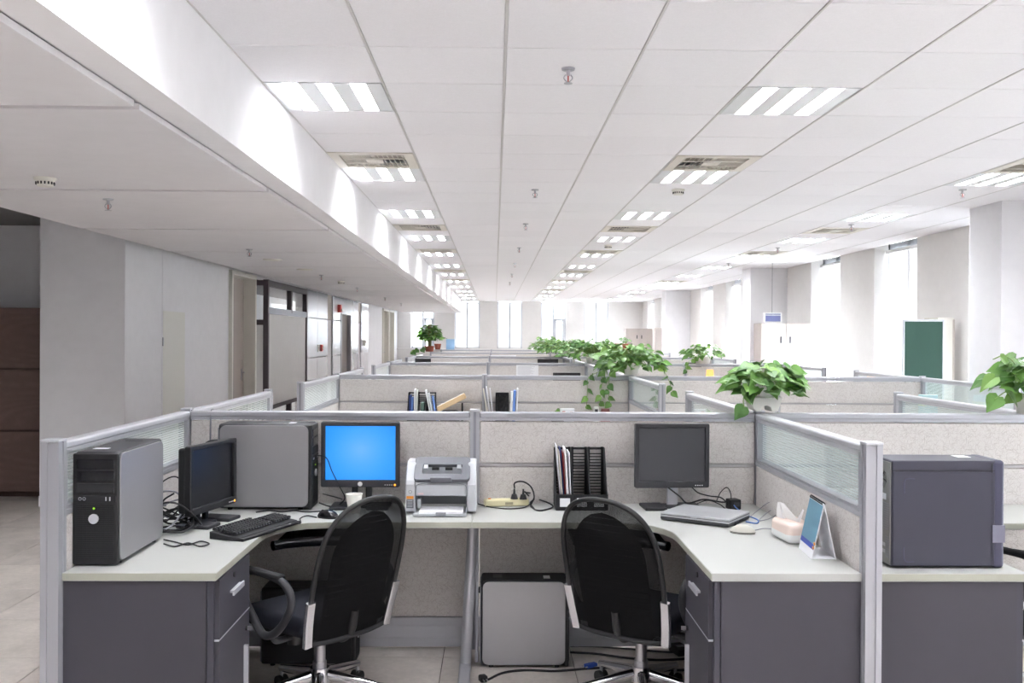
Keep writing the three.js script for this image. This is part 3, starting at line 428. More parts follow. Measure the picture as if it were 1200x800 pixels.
monitor('dark switched-off monitor turned side-on by the tangled cables', [-1.29, DT, -4.37], 1.33, .4, .305, .062, M.screenOff, { frame: M.black, led: M.ledAmber });
monitor('charcoal switched-off monitor above the closed laptop', [.883, DT, -4.775], .06, .375, .318, .105, M.screenOffGrey, { plate: true, frame: M.charcoal });

// ------------------------------------------------------------------ things on the worktops
{ // keyboard
  const t = thing('keyboard', 'black full-size keyboard lying before the turned monitor', 'keyboard', [-1.04, DT, -4.2], 1.2), L = .43, D = .15;
  part(t, 'body', mg([EX(shape([[-D / 2, 0], [D / 2, 0], [D / 2, .03], [-D / 2 + .04, .02], [-D / 2, .014]]), L, .003, 1).rotateY(Math.PI / 2).translate(-L / 2, 0, 0)]), M.blackSoft);
  const k = []; const row = (y, x0, n, s) => { for (let i = 0; i < n; i++) { const z = -y, hh = .02 + .1 * (y + D / 2) ; k.push(uvm(new THREE.CylinderGeometry(.0088, .0118, .01, 4).rotateY(Math.PI / 4).translate(x0 + i * s, hh + .006, z))); } };
  for (let j = 0; j < 5; j++) { row(-.04 + j * .0185, -.195 + j % 2 * .004, 14, .019); row(-.04 + j * .0185, .088, 3, .019); row(-.04 + j * .0185, .148, 4, .0165); } row(.06, -.195, 13, .02);
  part(t, 'keys', mg(k), M.black); part(t, 'palm_edge', R(L, .012, .03, .004, 0, .006, D / 2 + .004), M.blackSoft);
}
function mouse(label, pos, turn, top, base) { const t = thing('mouse', label, 'mouse', pos, turn); const g = new THREE.SphereGeometry(1, 24, 14, 0, Math.PI * 2, 0, Math.PI / 2).scale(.031, .034, .055); part(t, 'shell', uvm(g.translate(0, .004, 0)), top); part(t, 'base', uvm(new THREE.CylinderGeometry(1, .96, .008, 24).scale(.0315, 1, .0555).translate(0, .004, 0)), base); part(t, 'wheel', uvm(new THREE.CylinderGeometry(.008, .008, .006, 14).rotateZ(Math.PI / 2).translate(0, .028, -.03)), M.rubber); part(t, 'button_seam', tube([V(0, .0345, -.02), V(0, .03, -.034), V(0, .02, -.046)], .0008, 10, 5), M.gapShade); return t; }
mouse('black mouse beside the white paper cup', [-.775, DT, -4.5], 1.15, M.blackGloss, M.black); mouse('pale grey mouse in front of the closed laptop', [1.085, DT, -4.165], 1.2, M.mouseTop, M.mouseBase);
{ const t = thing('paper_cup', 'white paper cup beside the black mouse', 'cup', [-.674, DT, -4.64]); part(t, 'cup', uvm(new THREE.LatheGeometry([[0, .002], [.028, .002], [.0285, 0], [.039, .088], [.0378, .088], [.0275, .004], [0, .004]].map(([a, b]) => new THREE.Vector2(a, b)), 32)), M.cup); part(t, 'rim', uvm(new THREE.TorusGeometry(.039, .0022, 8, 32).rotateX(Math.PI / 2).translate(0, .088, 0)), M.cup); }
{ // laser printer
  const t = thing('laser_printer', 'small grey laser printer with open paper tray', 'printer', [-.255, DT, -4.72]), W = .338, fz = .115, pr = [[-.12, .004], [.1, .004], [.115, .015], [.115, .14], [.105, .158], [.03, .232], [.01, .24], [-.1, .24], [-.12, .225]];
  const body = (x0, x1, m, n, pts = pr, lab) => part(t, n, EX(shape(pts), x1 - x0, .006).rotateY(-Math.PI / 2).translate(x1, 0, 0).applyMatrix4(new THREE.Matrix4()), m, lab);
  const flip = pr.map(([z, y]) => [z, y]);
  body(-W / 2, -W / 2 + .045, M.printerLight, 'side_cheek', flip); body(W / 2 - .042, W / 2, M.printerLight, 'side_cheek', flip);
  const mid = [[-.12, .01], [-.1, .01], [-.1, .085], [.108, .085], [.108, .138], [.1, .15], [-.03, .15], [-.05, .205], [-.11, .232], [-.12, .22]]; body(-W / 2 + .044, W / 2 - .041, M.printer, 'body', mid);
  const top = part(t, 'top_cover', EX(shape(rrect(-.13, .138, -.075, .085, .018), [rrect(-.09, .1, -.035, .03, .006).reverse()]), .02, .002).rotateX(-Math.PI / 2).rotateX(.62).translate(0, .193, .046), M.printerDark, 'dark grey top cover');
  for (const x of [-.03, .035]) part(top, 'output_roller', uvm(new THREE.CylinderGeometry(.007, .007, .035, 14).rotateZ(Math.PI / 2).translate(x, .205, .03)), M.rubber); part(top, 'paper_guide', mg([-.075, .085].map((x) => uvm(new THREE.BoxGeometry(.02, .012, .026).rotateX(.62).translate(x, .215, .056)))), M.printer); part(top, 'rear_teeth', mg(Array.from({ length: 22 }, (_, k) => B(.004, .006, .004, -.095 + k * .009, .241, -.004))), M.printerDark);
  part(t, 'output_stop', uvm(new THREE.CylinderGeometry(.05, .058, .012, 24, 1, false, -Math.PI / 2, Math.PI).scale(1, 1, .5).rotateX(.5).translate(.0, .172, .085)), M.printerDark, 'folding output stop'); part(t, 'stop_bar', R(.105, .026, .016, .006, 0, .163, .112), M.printerDark);
  part(t, 'front_flap', R(.235, .05, .006, .003, .0, .113, .113), M.printer); part(t, 'flap_seam', tube([V(-.118, .02, .115), V(-.118, .13, .116), V(-.108, .141, .116), V(.112, .141, .116), V(.122, .13, .116), V(.122, .02, .115)], .0013, 40, 5), M.printerDark);
  
  const tray = part(t, 'paper_tray', mg([R(.252, .006, .16, .002, .0, .008, .115), B(.004, .026, .1, -.122, .02, .1), B(.004, .026, .1, .124, .02, .1), R(.252, .012, .006, .002, 0, .009, .195)]), M.printer); part(tray, 'paper_stack', R(.208, .012, .15, .002, .004, .018, .108), M.paper, 'white paper'); part(tray, 'paper_stop', R(.048, .014, .018, .003, .005, .014, .193), M.aluDark);
  part(t, 'width_guide', R(.018, .045, .05, .004, -.105, .045, .07), M.printerLight);
  part(t, 'yellow_label', B(.034, .014, .001, -.147, .078, .1155), M.orange, 'yellow warning label'); part(t, 'grey_label', B(.034, .042, .001, -.147, .048, .1155), M.printerDark); part(t, 'label_lines', mg([.062, .052, .042, .034].map((y) => B(.024, .003, .0006, -.147, y, .1163))), M.printer);
  part(t, 'emblem', uvm(new THREE.TorusGeometry(.0075, .0009, 6, 24).translate(-.146, .105, .1155)), M.printerDark, 'small round emblem'); part(t, 'model_print', B(.026, .009, .0005, -.095, .096, .1165), std('#d9c0c2', .6)); part(t, 'indicator', R(.022, .006, .01, .002, -.112, .158, .105), M.printerDark);
}
{ // power strip with plugs
  const t = thing('power_strip', 'cream power strip with two black plugs beside the printer', 'power strip', [.062, DT, -4.83], .16); part(t, 'body', R(.225, .034, .052, .008, 0, .018, 0), M.cream); part(t, 'socket_plate', B(.2, .001, .034, -.008, .0355, 0), std('#d8cfa4', .5)); part(t, 'rating_label', B(.04, .012, .001, .01, .016, .0265), std('#b0a888', .6)); part(t, 'switch', R(.014, .008, .01, .002, -.085, .037, 0), M.orange);
  for (const x of [.04, .085]) { const p = thing('plug', x < .05 ? 'upright black plug in the cream power strip' : 'black plug lying at the end of the cream strip', 'plug', [.062 + x, DT + .036, -4.83 + x * .16], .16); part(p, 'body', uvm(new THREE.CylinderGeometry(.012, .019, .024, 18).translate(0, .012, 0)), M.black); part(p, 'sleeve', CY(.004, .007, .03, 0, .036, 0, 12), M.black); }
}
function rack(label, pos, turn, bays, W, H, D, m = M.blackSoft, labels = true) {
  const t = thing('magazine_rack', label, 'file rack', pos, turn), bw = W / bays, fh = H * .27, prof = [[0, 0], [D, 0], [D, fh], [D * .82, fh + .01], [.035, H - .004], [0, H - .002]];
  for (let k = 0; k <= bays; k++) { const pw = prof.map(([z, y]) => [z, y]); part(t, 'divider', EX(shape(pw), .005).rotateY(-Math.PI / 2).translate(-W / 2 + k * bw + .0025, 0, -D / 2), m); }
  for (let k = 0; k < bays; k++) { const x = -W / 2 + (k + .5) * bw, s = [B(bw, .012, .004, x, H - .008, -D / 2 + .003), B(.012, H, .004, x - bw / 2 + .008, H / 2, -D / 2 + .003), B(.012, H, .004, x + bw / 2 - .008, H / 2, -D / 2 + .003)]; for (let j = 0; j < 16; j++) s.push(B(bw - .004, .0055, .004, x, .03 + j * (H - .05) / 16, -D / 2 + .003)); part(t, 'ladder_back', mg(s), m);
    part(t, 'bay_front', R(bw - .004, fh, .005, .002, x, fh / 2, D / 2 - .003), m); if (labels) part(t, 'label_card', R(.05, .042, .002, .001, x, fh * .5, D / 2 + .0008), M.paper, 'white label card'); }
  part(t, 'floor_plate', B(W, .004, D, 0, .002, 0), m); return t;
}
rack('black three-bay magazine rack holding papers, behind a mesh chair', [.432, DT, -4.795], 0, 3, .252, .292, .19);
{ // papers in the first bay
  const sheet = (x, w, h, d, m, lean, label, cat = 'papers', z = -4.8) => { const g = R(w, h, d, .001, 0, h / 2, 0, 1); const o = solo('document', label, cat, g, m, [x, DT + .006, z], 0, 'documents in the first bay of the magazine rack'); o.rotation.z = lean; return o; };
  sheet(.334, .003, .31, .14, M.paper, .085, 'white paper sheet leaning furthest in the magazine rack'); sheet(.343, .005, .285, .15, M.paperWarm, .085, 'cream folder leaning in the magazine rack'); sheet(.351, .003, .295, .14, M.paperNavy, .08, 'navy edged sheet leaning in the magazine rack'); sheet(.359, .004, .275, .15, M.paperRed, .075, 'red notebook in the magazine rack', 'notebook'); sheet(.3705, .008, .295, .14, M.paper, .07, 'thick white document in the magazine rack'); sheet(.381, .005, .275, .15, M.paper, .04, 'upright white document beside the red notebook');
  const sp = thing('notebook_spiral', 'white spiral wire on the red notebook edge', 'notebook', [.364, DT + .03, -4.715], 0); const rings = []; for (let k = 0; k < 22; k++) rings.push(uvm(new THREE.TorusGeometry(.005, .0012, 5, 10).rotateX(Math.PI / 2).translate(-k * .00065, k * .0105, 0))); part(sp, 'rings', mg(rings), M.paper);
}
{ // laptop
  const t = thing('laptop', 'closed silver laptop below the charcoal monitor', 'laptop', [.988, DT, -4.47], -.62), W = .335, D = .262;
  part(t, 'base', R(W, .018, D, .006, 0, .013, 0), M.laptopDark); part(t, 'palm_deck', R(W, .008, D, .003, 0, .022, 0), M.laptop); part(t, 'lid', R(W, .011, D, .004, 0, .034, 0), M.laptop); part(t, 'lid_seam', B(W - .004, .002, D - .004, 0, .0275, 0), M.darkGrey); part(t, 'latch', R(.03, .006, .004, .002, 0, .031, D / 2 + .001), M.aluLight); part(t, 'front_ports', mg(Array.from({ length: 7 }, (_, k) => B(.006, .003, .002, -.03 + k * .011, .018, D / 2))), M.gapShade);
  part(t, 'lid_badge', uvm(new THREE.CylinderGeometry(.013, .013, .001, 20).translate(0, .04, 0)), M.aluLight); for (const a of [-1, 1]) for (const b of [-1, 1]) part(t, 'foot', CY(.008, .008, .005, a * .14, .0025, b * .1, 10), M.rubber); part(t, 'side_ports', mg([B(.002, .008, .05, W / 2, .014, -.02), B(.002, .006, .015, W / 2, .014, .05)]), M.gapShade);
}
{ const t = thing('power_adapter', 'square black adapter block behind the laptop', 'adapter', [1.19, DT, -4.75], .2); part(t, 'body', R(.058, .05, .06, .006, 0, .026, 0), M.black); part(t, 'label', B(.03, .02, .001, .005, .028, .0305), M.darkGrey); part(t, 'cord_sleeve', CY(.006, .005, .02, -.03, .03, 0, 10), M.rubber); }
{ // tissue pack
  const t = thing('tissue_box', 'pink and white tissue pack with a tissue pulled up', 'tissues', [1.262, DT, -4.03], .1); part(t, 'pack', R(.12, .082, .19, .02, 0, .042, 0, 3), M.tissueBox); part(t, 'white_wrap', R(.122, .05, .192, .02, 0, .026, 0, 3), M.plasticWhite);
  const g = new THREE.PlaneGeometry(1, 1, 10, 14), p = g.attributes.position; for (let i = 0; i < p.count; i++) { const u = p.getX(i) + .5, v = p.getY(i) + .5, wd = .05 * (1 - v) + .018; p.setXYZ(i, -.01 - v * .045 + (u - .5) * wd * .8 + v * v * .01, .08 + v * .075, (u - .5) * wd * 1.7 + .02 * Math.sin(u * 9) * (1 - v * .5) - .02); } g.computeVertexNormals(); part(t, 'tissue', uvm(g), M.tissue, 'white tissue sticking up');
  const g2 = g.clone(); g2.rotateY(2.4); part(t, 'tissue', g2.translate(.005, -.02, 0), M.tissue);
}
{ // desk calendar
  const t = thing('desk_calendar', 'tent desk calendar with a blue page and dark blue band', 'calendar', [1.278, DT, -3.77], -.07), L = .2, h = .212, a = .046;
  const face = (s) => { const g = B(.003, Math.hypot(h, a), L, 0, 0, 0); g.rotateZ(s * Math.atan2(a, h)); return g.translate(s * a / 2, h / 2, 0); };
  part(t, 'front_board', face(-1), M.paper); part(t, 'back_board', face(1), M.paper); part(t, 'base_board', B(2 * a, .002, L, 0, .002, 0), M.paper);
  const page = (y0, y1, m, n, l, e) => { const f = (y) => -a + a * y / h; const len = Math.hypot(f(y1) - f(y0), y1 - y0), g = B(.0012, len, L * .97, 0, 0, 0); g.rotateZ(-Math.atan2(a, h) * -1 * -1); return part(t, n, g.translate((f(y0) + f(y1)) / 2 - e, (y0 + y1) / 2, 0), m, l); };
  page(.035, .055, M.navyCal, 'navy_band', 'dark blue band', .0025); page(.055, .205, M.blueCal, 'blue_page', 'muted blue page', .0028);
  part(t, 'ring_binding', mg(Array.from({ length: 24 }, (_, k) => uvm(new THREE.TorusGeometry(.006, .001, 5, 12).translate(0, h, -.092 + k * .008)))), M.black); part(t, 'index_tabs', mg([B(.004, .01, .012, -.038, .06, L / 2 + .002), B(.004, .01, .012, -.042, .045, L / 2 + .002)]), M.orange);
}

// ------------------------------------------------------------------ mesh office chairs
const meshTex = canvasTex(256, 256, (x, w) => { x.fillStyle = '#fff'; x.fillRect(0, 0, w, w); x.fillStyle = '#222'; for (let i = 0; i < 16; i++) for (let j = 0; j < 16; j++) { x.beginPath(); x.ellipse(i * 16 + 8 + (j % 2 ? 4 : -4), j * 16 + 8, 3.4, 3.1, 0, 0, 7); x.fill(); } }, false); meshTex.wrapS = meshTex.wrapT = THREE.RepeatWrapping; meshTex.repeat.set(16, 16);
const denseTex = canvasTex(256, 256, (x, w) => { x.fillStyle = '#fff'; x.fillRect(0, 0, w, w); x.fillStyle = '#999'; for (let j = 0; j < 8; j++) for (let i = 0; i < 21; i++) { x.beginPath(); x.ellipse(i * 12 + 6, j * 32 + 10, 3.4, 2, 0, 0, 7); x.fill(); } }, false); denseTex.wrapS = denseTex.wrapT = THREE.RepeatWrapping; denseTex.repeat.set(9, 9);
M.chairMesh = phy({ color: '#0a0a0c', roughness: .9, specularIntensity: .35, alphaMap: meshTex, transparent: true, side: THREE.DoubleSide }); M.chairDense = phy({ color: '#08080a', roughness: .95, specularIntensity: .35, alphaMap: denseTex, transparent: true, side: THREE.DoubleSide });
M.chromeSoft = std('#cfcfd4', .22, .9);
let chair0 = null;
function chair(label, pos, turn) {
  if (chair0) return copy(chair0, label, pos, turn);
  const t = chair0 = thing('mesh_chair', label, 'chair', pos, turn), Y0 = .335, Y1 = .935;
  const half = (v) => v < .45 ? .212 + .02 * Math.sin(v / .45 * Math.PI * .5) : .232 * Math.pow(Math.max(0, 1 - Math.pow((v - .45) / .55, 3.2)), .42);
  const P = (u, v) => { const w = half(v), x = u * w; return V(x, Y0 + (Y1 - Y0) * v,   .2 + .03 * v + .13 * v * v + .03 * Math.sin(v * Math.PI) - .22 * (x * x) / .1 * .22); };
  const grid = (s, v0, v1, off, m, n) => { const g = new THREE.PlaneGeometry(1, 1, 18, 44), p = g.attributes.position, uv = g.attributes.uv; for (let i = 0; i < p.count; i++) { const u = p.getX(i) * 2, v = v0 + (p.getY(i) + .5) * (v1 - v0), vv = Math.min(v, .998), q = P(u * s(v), vv); p.setXYZ(i, q.x, q.y, q.z + off); uv.setXY(i, q.x, q.y); } g.computeVertexNormals(); return part(t, n, g, m); };
  grid(() => 1, 0, 1, 0, M.chairMesh, 'backrest_mesh'); grid((v) => v > .55 ? .74 * Math.pow(Math.max(0, 1 - Math.pow((v - .55) / .36, 3)), .5) : .74, .02, .91, -.004, M.chairDense, 'lumbar_panel');
  const ol = []; for (let k = 0; k <= 26; k++) ol.push(P(-1, .0 + k / 26 * .99)); ol.push(P(0, 1)); for (let k = 26; k >= 0; k--) ol.push(P(1, k / 26 * .99)); part(t, 'back_frame', tube(ol, .011, 160, 8), M.black); part(t, 'back_hem', tube([P(-1, .01), P(-.5, .0), P(0, 0), P(.5, 0), P(1, .01)], .011, 30, 8), M.blackSoft);
  for (const s of [-1, 1]) { const c = [0, .09, .18, .26, .32].map((v) => P(s * 1.02, v).add(V(0, 0, .006))); const sh = shape(rrect(-.02, .02, -.012, .012, .008)); part(t, 'chrome_bracket', uvm(new THREE.ExtrudeGeometry(sh, { steps: 24, extrudePath: new THREE.CatmullRomCurve3(c), bevelEnabled: false })), M.chromeSoft, 'polished metal bracket'); }
  for (const s of [-1, 1]) {
    const a = part(t, 'armrest', uvm(new THREE.TubeGeometry(new THREE.CatmullRomCurve3([[-.2, .56], [-.14, .605], [0, .612], [.12, .585], [.155, .53], [.12, .45], [.04, .375], [-.03, .36], [-.1, .42], [-.17, .5]].map(([z, y]) => V(s * .275, y, z)), true, 'centripetal'), 60, .017, 10, true).scale(1, 1, 1)), M.charcoal); a.scale.x = 1;
    part(t, 'arm_pad', R(.045, .02, .24, .009, s * .275, .615, -.03, 3), M.blackSoft); part(t, 'arm_stem', tube([V(s * .275, .375, .02), V(s * .25, .34, .02), V(s * .17, .335, .02)], .015, 16, 8), M.charcoal);
  }
  const sg = new RoundedBoxGeometry(.47, .085, .46, 6, .04); { const p = sg.attributes.position; for (let i = 0; i < p.count; i++) { const x = p.getX(i), z = p.getZ(i); p.setY(i, p.getY(i) + (p.getY(i) > 0 ? -.012 * (1 - x * x / .05) * .5 : 0) - (z < -.15 ? (z + .15) * (z + .15) * 3 : 0)); } sg.computeVertexNormals(); } part(t, 'seat', uvm(sg.translate(0, .4, -.04)), M.navy, 'dark navy padded seat');
  part(t, 'mechanism', R(.2, .05, .26, .015, 0, .335, 0), M.black); part(t, 'tilt_knob', uvm(new THREE.CylinderGeometry(.028, .028, .05, 18).translate(-.1, .3, -.05)), M.black); part(t, 'gas_column', mg([CY(.025, .025, .14, 0, .24, 0), CY(.03, .03, .03, 0, .17, 0)]), M.steel); part(t, 'back_support', tube([V(0, .33, .05), V(0, .315, .14), V(0, .36, .2), V(0, .45, .222)], .02, 20, 8), M.black);
  part(t, 'hub', uvm(new THREE.CylinderGeometry(.042, .05, .06, 20).translate(0, .13, 0)), M.chrome);
  for (let k = 0; k < 5; k++) { const an = k * Math.PI * 2 / 5 + .25, c = Math.cos(an), s = Math.sin(an); const lg = new THREE.CylinderGeometry(.016, .026, .27, 10).scale(1, 1, .8).rotateZ(Math.PI / 2 + .16).translate(-.165, .105, 0).rotateY(an + Math.PI); part(t, 'leg', uvm(lg), M.chrome, k ? null : 'polished star base leg'); const w = part(t, 'caster', mg([-1, 1].map((q) => uvm(new THREE.CylinderGeometry(.027, .027, .018, 18).rotateX(Math.PI / 2).translate(.29, .027, q * .013).rotateY(an)))), M.black); part(w, 'caster_stem', uvm(new THREE.CylinderGeometry(.007, .007, .05, 10).translate(.29, .06, 0).rotateY(an)), M.steel); }
  return t;
}
chair('black mesh swivel chair turned toward the keyboard corner', [-.755, 0, -4.19], .87); chair('black mesh swivel chair turned toward the closed laptop', [.65, 0, -4.2], -.66); chair('black mesh swivel chair behind the dark blue computer case', [2.2, 0, -4.25], .75);

// ------------------------------------------------------------------ plants
camera.updateMatrixWorld();
const ray = (px, py) => V((px - 600) / 1125.6, -(py - 400) / 1125.6, -1).applyQuaternion(camera.quaternion);
const onY = (px, py, y) => { const r = ray(px, py), t = (y - 1.6) / r.y; return V(r.x * t, y, r.z * t); };
const onD = (px, py, d) => { const r = ray(px, py), t = -d / r.z; return V(r.x * t, 1.6 + r.y * t, -d); };
function leafGeo(droop, wide) {                                    // heart-shaped blade, tip along +y, folded along its midrib
  const T = [0, .12, .3, .52, .76, 1], W = [.18, .42, .46, .36, .17, 0], pos = [], P = (k, s) => { const t = T[k]; return [s * W[k] * wide, t - (k === 0 ? .06 * Math.abs(s) : 0), -droop * t * t + Math.abs(s) * .09 * (1 - t)]; };
  for (let k = 0; k < 5; k++) for (const s of [-1, 1]) { const a = P(k, 0), b = P(k, s), c = P(k + 1, 0), d = P(k + 1, s); pos.push(...(s > 0 ? [a, b, c, b, d, c] : [a, c, b, b, c, d])); }
  const g = new THREE.BufferGeometry(); g.setAttribute('position', new THREE.Float32BufferAttribute(pos.flat(), 3)); g.computeVertexNormals(); g.setAttribute('uv', new THREE.Float32BufferAttribute(new Float32Array(pos.length * 2), 2)); return g;
}
const LEAF = [leafGeo(.25, 1), leafGeo(.5, .9), leafGeo(.1, 1.1)], up = V(0, 1, 0);
function leafMatrix(at, dir, size, tilt, r) { const y = dir.clone().normalize(), n = up.clone().multiplyScalar(tilt).add(V(r() - .5, 0, r() - .2).multiplyScalar(1.2)); const z = n.sub(y.clone().multiplyScalar(n.dot(y))).normalize(), x = y.clone().cross(z); return new THREE.Matrix4().makeBasis(x, y, z).scale(V(size, size, size)).setPosition(at); }
function foliage(t, o) {                                           // o: n, c (centre), rx, ry, rz, size, seed, single, vines [[points], leaves]
  const r = rng(o.seed), stems = [], geos = [[], [], [], [], []];
  const put = (at, dir, size, tilt) => { const m = leafMatrix(at, dir, size, tilt, r), gi = Math.floor(r() * 3), mi = Math.floor(r() * r() * 5); if (o.single) { const l = part(t, 'leaf', LEAF[gi], M.leaves[mi]); l.applyMatrix4(m); } else geos[mi].push(LEAF[gi].clone().applyMatrix4(m)); };
  for (let k = 0; k < o.n; k++) {
    const a = r() * Math.PI * 2, e = Math.acos(1 - r() * (o.low || 1.15)), q = .55 + .45 * r(), at = V(o.c.x + o.rx * q * Math.sin(e) * Math.cos(a), o.c.y + o.ry * q * Math.cos(e), o.c.z + o.rz * q * Math.sin(e) * Math.sin(a)), dir = V(Math.cos(a), -.5 + r() * .9, Math.sin(a));
    put(at, dir, o.size * (.7 + .6 * r()), .9); const mid = at.clone().lerp(o.root, .45); mid.y += o.ry * .35; stems.push(tube([o.root.clone(), mid, at], .0016 + (o.thick || 0), 6, 4));
  }
  for (const [pts, n] of o.vines || []) { const c = new THREE.CatmullRomCurve3(pts); stems.push(uvm(new THREE.TubeGeometry(c, 24, .003, 5))); for (let k = 0; k < n; k++) { const p = c.getPoint((k + .6) / n), s = k % 2 ? 1 : -1; put(p, V(s * (.5 + r() * .5), -.5 - r() * .5, .25), o.size * (.75 + .4 * r()), .25); } }
  part(t, 'stems', mg(stems), M.stem, 'thin green stems'); if (!o.single) geos.forEach((l, k) => { if (l.length) part(t, 'foliage', mg(l), M.leaves[k]).userData.kind = 'stuff'; });
}
function pot(t, h, r0, r1, m, y = 0) { part(t, 'pot', uvm(new THREE.LatheGeometry([[0, y], [r0, y], [r1, y + h * .82], [r1 + .006, y + h * .84], [r1 + .006, y + h], [r1 - .004, y + h], [r1 - .006, y + h * .86], [0, y + h * .86]].map(([a, b]) => new THREE.Vector2(a, b)), 28)), m); part(t, 'soil', CY(r1 - .007, r1 - .007, .006, 0, y + h * .87, 0, 24), M.soil); }
{ // planter straddling the corner post
  const t = thing('potted_pothos', 'glossy green pothos in a white planter astride the partition corner', 'plant', [1.385, HT, -4.93]);
  const tro = shape([[-.066, .012], [-.05, 0], [-.028, 0], [-.022, .022], [0, .03], [.022, .022], [.028, 0], [.06, 0], [.084, .07], [-.084, .07]]); part(t, 'planter', EX(tro, .13, .004).translate(0, .012, -.065), M.potWhite, 'white saddle planter'); part(t, 'soil_rim', B(.15, .004, .11, 0, .078, 0), M.terracotta);
  pot(t, .085, .05, .062, M.potWhite, .08); foliage(t, { n: 135, low: 1.45, c: V(0, .15, 0), rx: .2, ry: .12, rz: .15, size: .076, seed: 12, single: true, root: V(0, .14, 0), vines: [[[V(-.04, .14, .02), V(-.1, .13, .07), V(-.125, .07, .09), V(-.118, .02, .1)], 3], [[V(.05, .15, .03), V(.14, .17, .08), V(.19, .12, .09)], 3]] });
}
{ const t = thing('potted_pothos', 'pothos plant on the partition top past the dark blue case', 'plant', [2.77, HT + .002, -4.93]); pot(t, .1, .055, .07, M.potWhite); foliage(t, { n: 80, c: V(0, .15, 0), rx: .21, ry: .15, rz: .16, size: .09, seed: 21, single: true, root: V(0, .09, 0), vines: [[[V(-.03, .1, .02), V(-.08, .25, .02), V(-.14, .3, .02), V(-.2, .28, .02)], 2], [[V(-.03, .1, .02), V(-.14, .12, .06), V(-.22, .08, .08)], 3]] }); }
{ const t = thing('trailing_pothos', 'large trailing pothos spilling over the second row glass partition', 'plant', [1.365, HT + .012, -9.6]); pot(t, .12, .07, .09, M.potWhite);
  foliage(t, { n: 235, c: V(0, .1, 0), rx: .37, ry: .22, rz: .28, size: .078, seed: 33, single: true, root: V(0, .11, 0), vines: [[[V(-.06, .12, .05), V(-.28, .08, .1), V(-.3, -.1, .09), V(-.32, -.3, .08)], 10], [[V(-.03, .1, .05), V(-.2, .06, .14), V(-.24, -.12, .13), V(-.22, -.3, .12)], 9], [[V(.06, .1, .05), V(.26, .1, .1), V(.36, -.05, .12), V(.4, -.18, .12)], 8], [[V(-.05, .1, .04), V(-.35, .02, .06), V(-.43, -.03, .05), V(-.44, -.18, .05), V(-.45, -.34, .05)], 8]] }); }
[[14.27, 1.45, 240, .5, .24, 44, 'third'], [18.94, 1.4, 240, .55, .24, 45, 'fourth'], [23.61, 1.35, 200, .5, .28, 46, 'fifth']].forEach(([d, x, n, rx, ry, seed, w]) => { const t = thing('trailing_pothos', `bushy trailing plant on the ${w} partition row over the aisle post`, 'plant', [x, HT + .002, -d]); pot(t, .12, .08, .1, M.potWhite); foliage(t, { n, c: V(0, .12, 0), rx, ry, rz: .35, size: .085, seed, root: V(0, .1, 0), thick: .001, vines: [[[V(0, .1, .1), V(.2, 0, .2), V(.25, -.2, .2)], 6]] }); });
{ const t = thing('spider_plant', 'loose arching plant in a white pot on the third row', 'plant', [3.1, HT + .002, -14.27]); pot(t, .11, .1, .12, M.potWhite); foliage(t, { n: 80, c: V(0, .12, 0), rx: .33, ry: .2, rz: .25, size: .085, seed: 51, root: V(0, .1, 0), vines: [[[V(-.05, .1, .1), V(-.25, .02, .15), V(-.28, -.12, .15)], 5]] }); }
{ const t = thing('climbing_pothos', 'tall plant on a brown moss pole by the end wall window', 'plant', [-1.6, HT + .012, -23.61]); pot(t, .14, .09, .11, M.terracotta); part(t, 'moss_pole', CY(.05, .05, .55, 0, .4, 0, 12), M.stemBrown); foliage(t, { n: 110, c: V(0, .32, 0), rx: .28, ry: .34, rz: .25, size: .14, seed: 61, root: V(0, .3, 0), thick: .001, vines: [[[V(-.05, .1, .1), V(-.3, .05, .15), V(-.45, .0, .15)], 6]] }); }
for (const [px, py, s] of [[721, 408, 'lower'], [733.5, 403, 'upper']]) { const p = onD(px, 410, 28.28), t = thing('terracotta_pot', s === 'lower' ? 'bare terracotta pot on the last partition row' : 'terracotta pot with a small sprout on the last partition row', 'pot', [p.x, HT + .002, -28.28]); pot(t, .2, .08, .11, M.terracotta); if (s === 'upper') foliage(t, { n: 26, c: V(0, .26, 0), rx: .16, ry: .14, rz: .14, size: .1, seed: 71, root: V(0, .18, 0), thick: .001 }); else part(t, 'twig', CY(.006, .008, .08, 0, .2, 0, 6), M.stemBrown); }
{ const p = onD(512, 405, 27.9), t = thing('terracotta_pot', 'terracotta pot beside the pale blue box', 'pot', [p.x, HT + .002, -28.28]); pot(t, .17, .07, .1, M.terracotta); const q = onD(527, 405, 27.9), b = thing('blue_box', 'pale blue cardboard box on the last partition row', 'box', [q.x, HT + .002, -28.28]); part(b, 'carton', R(.24, .3, .12, .006, 0, .15, 0), std('#8fb4d8', .7)); part(b, 'lid_flap', R(.245, .02, .125, .004, 0, .3, 0), std('#a9c8e4', .7)); }

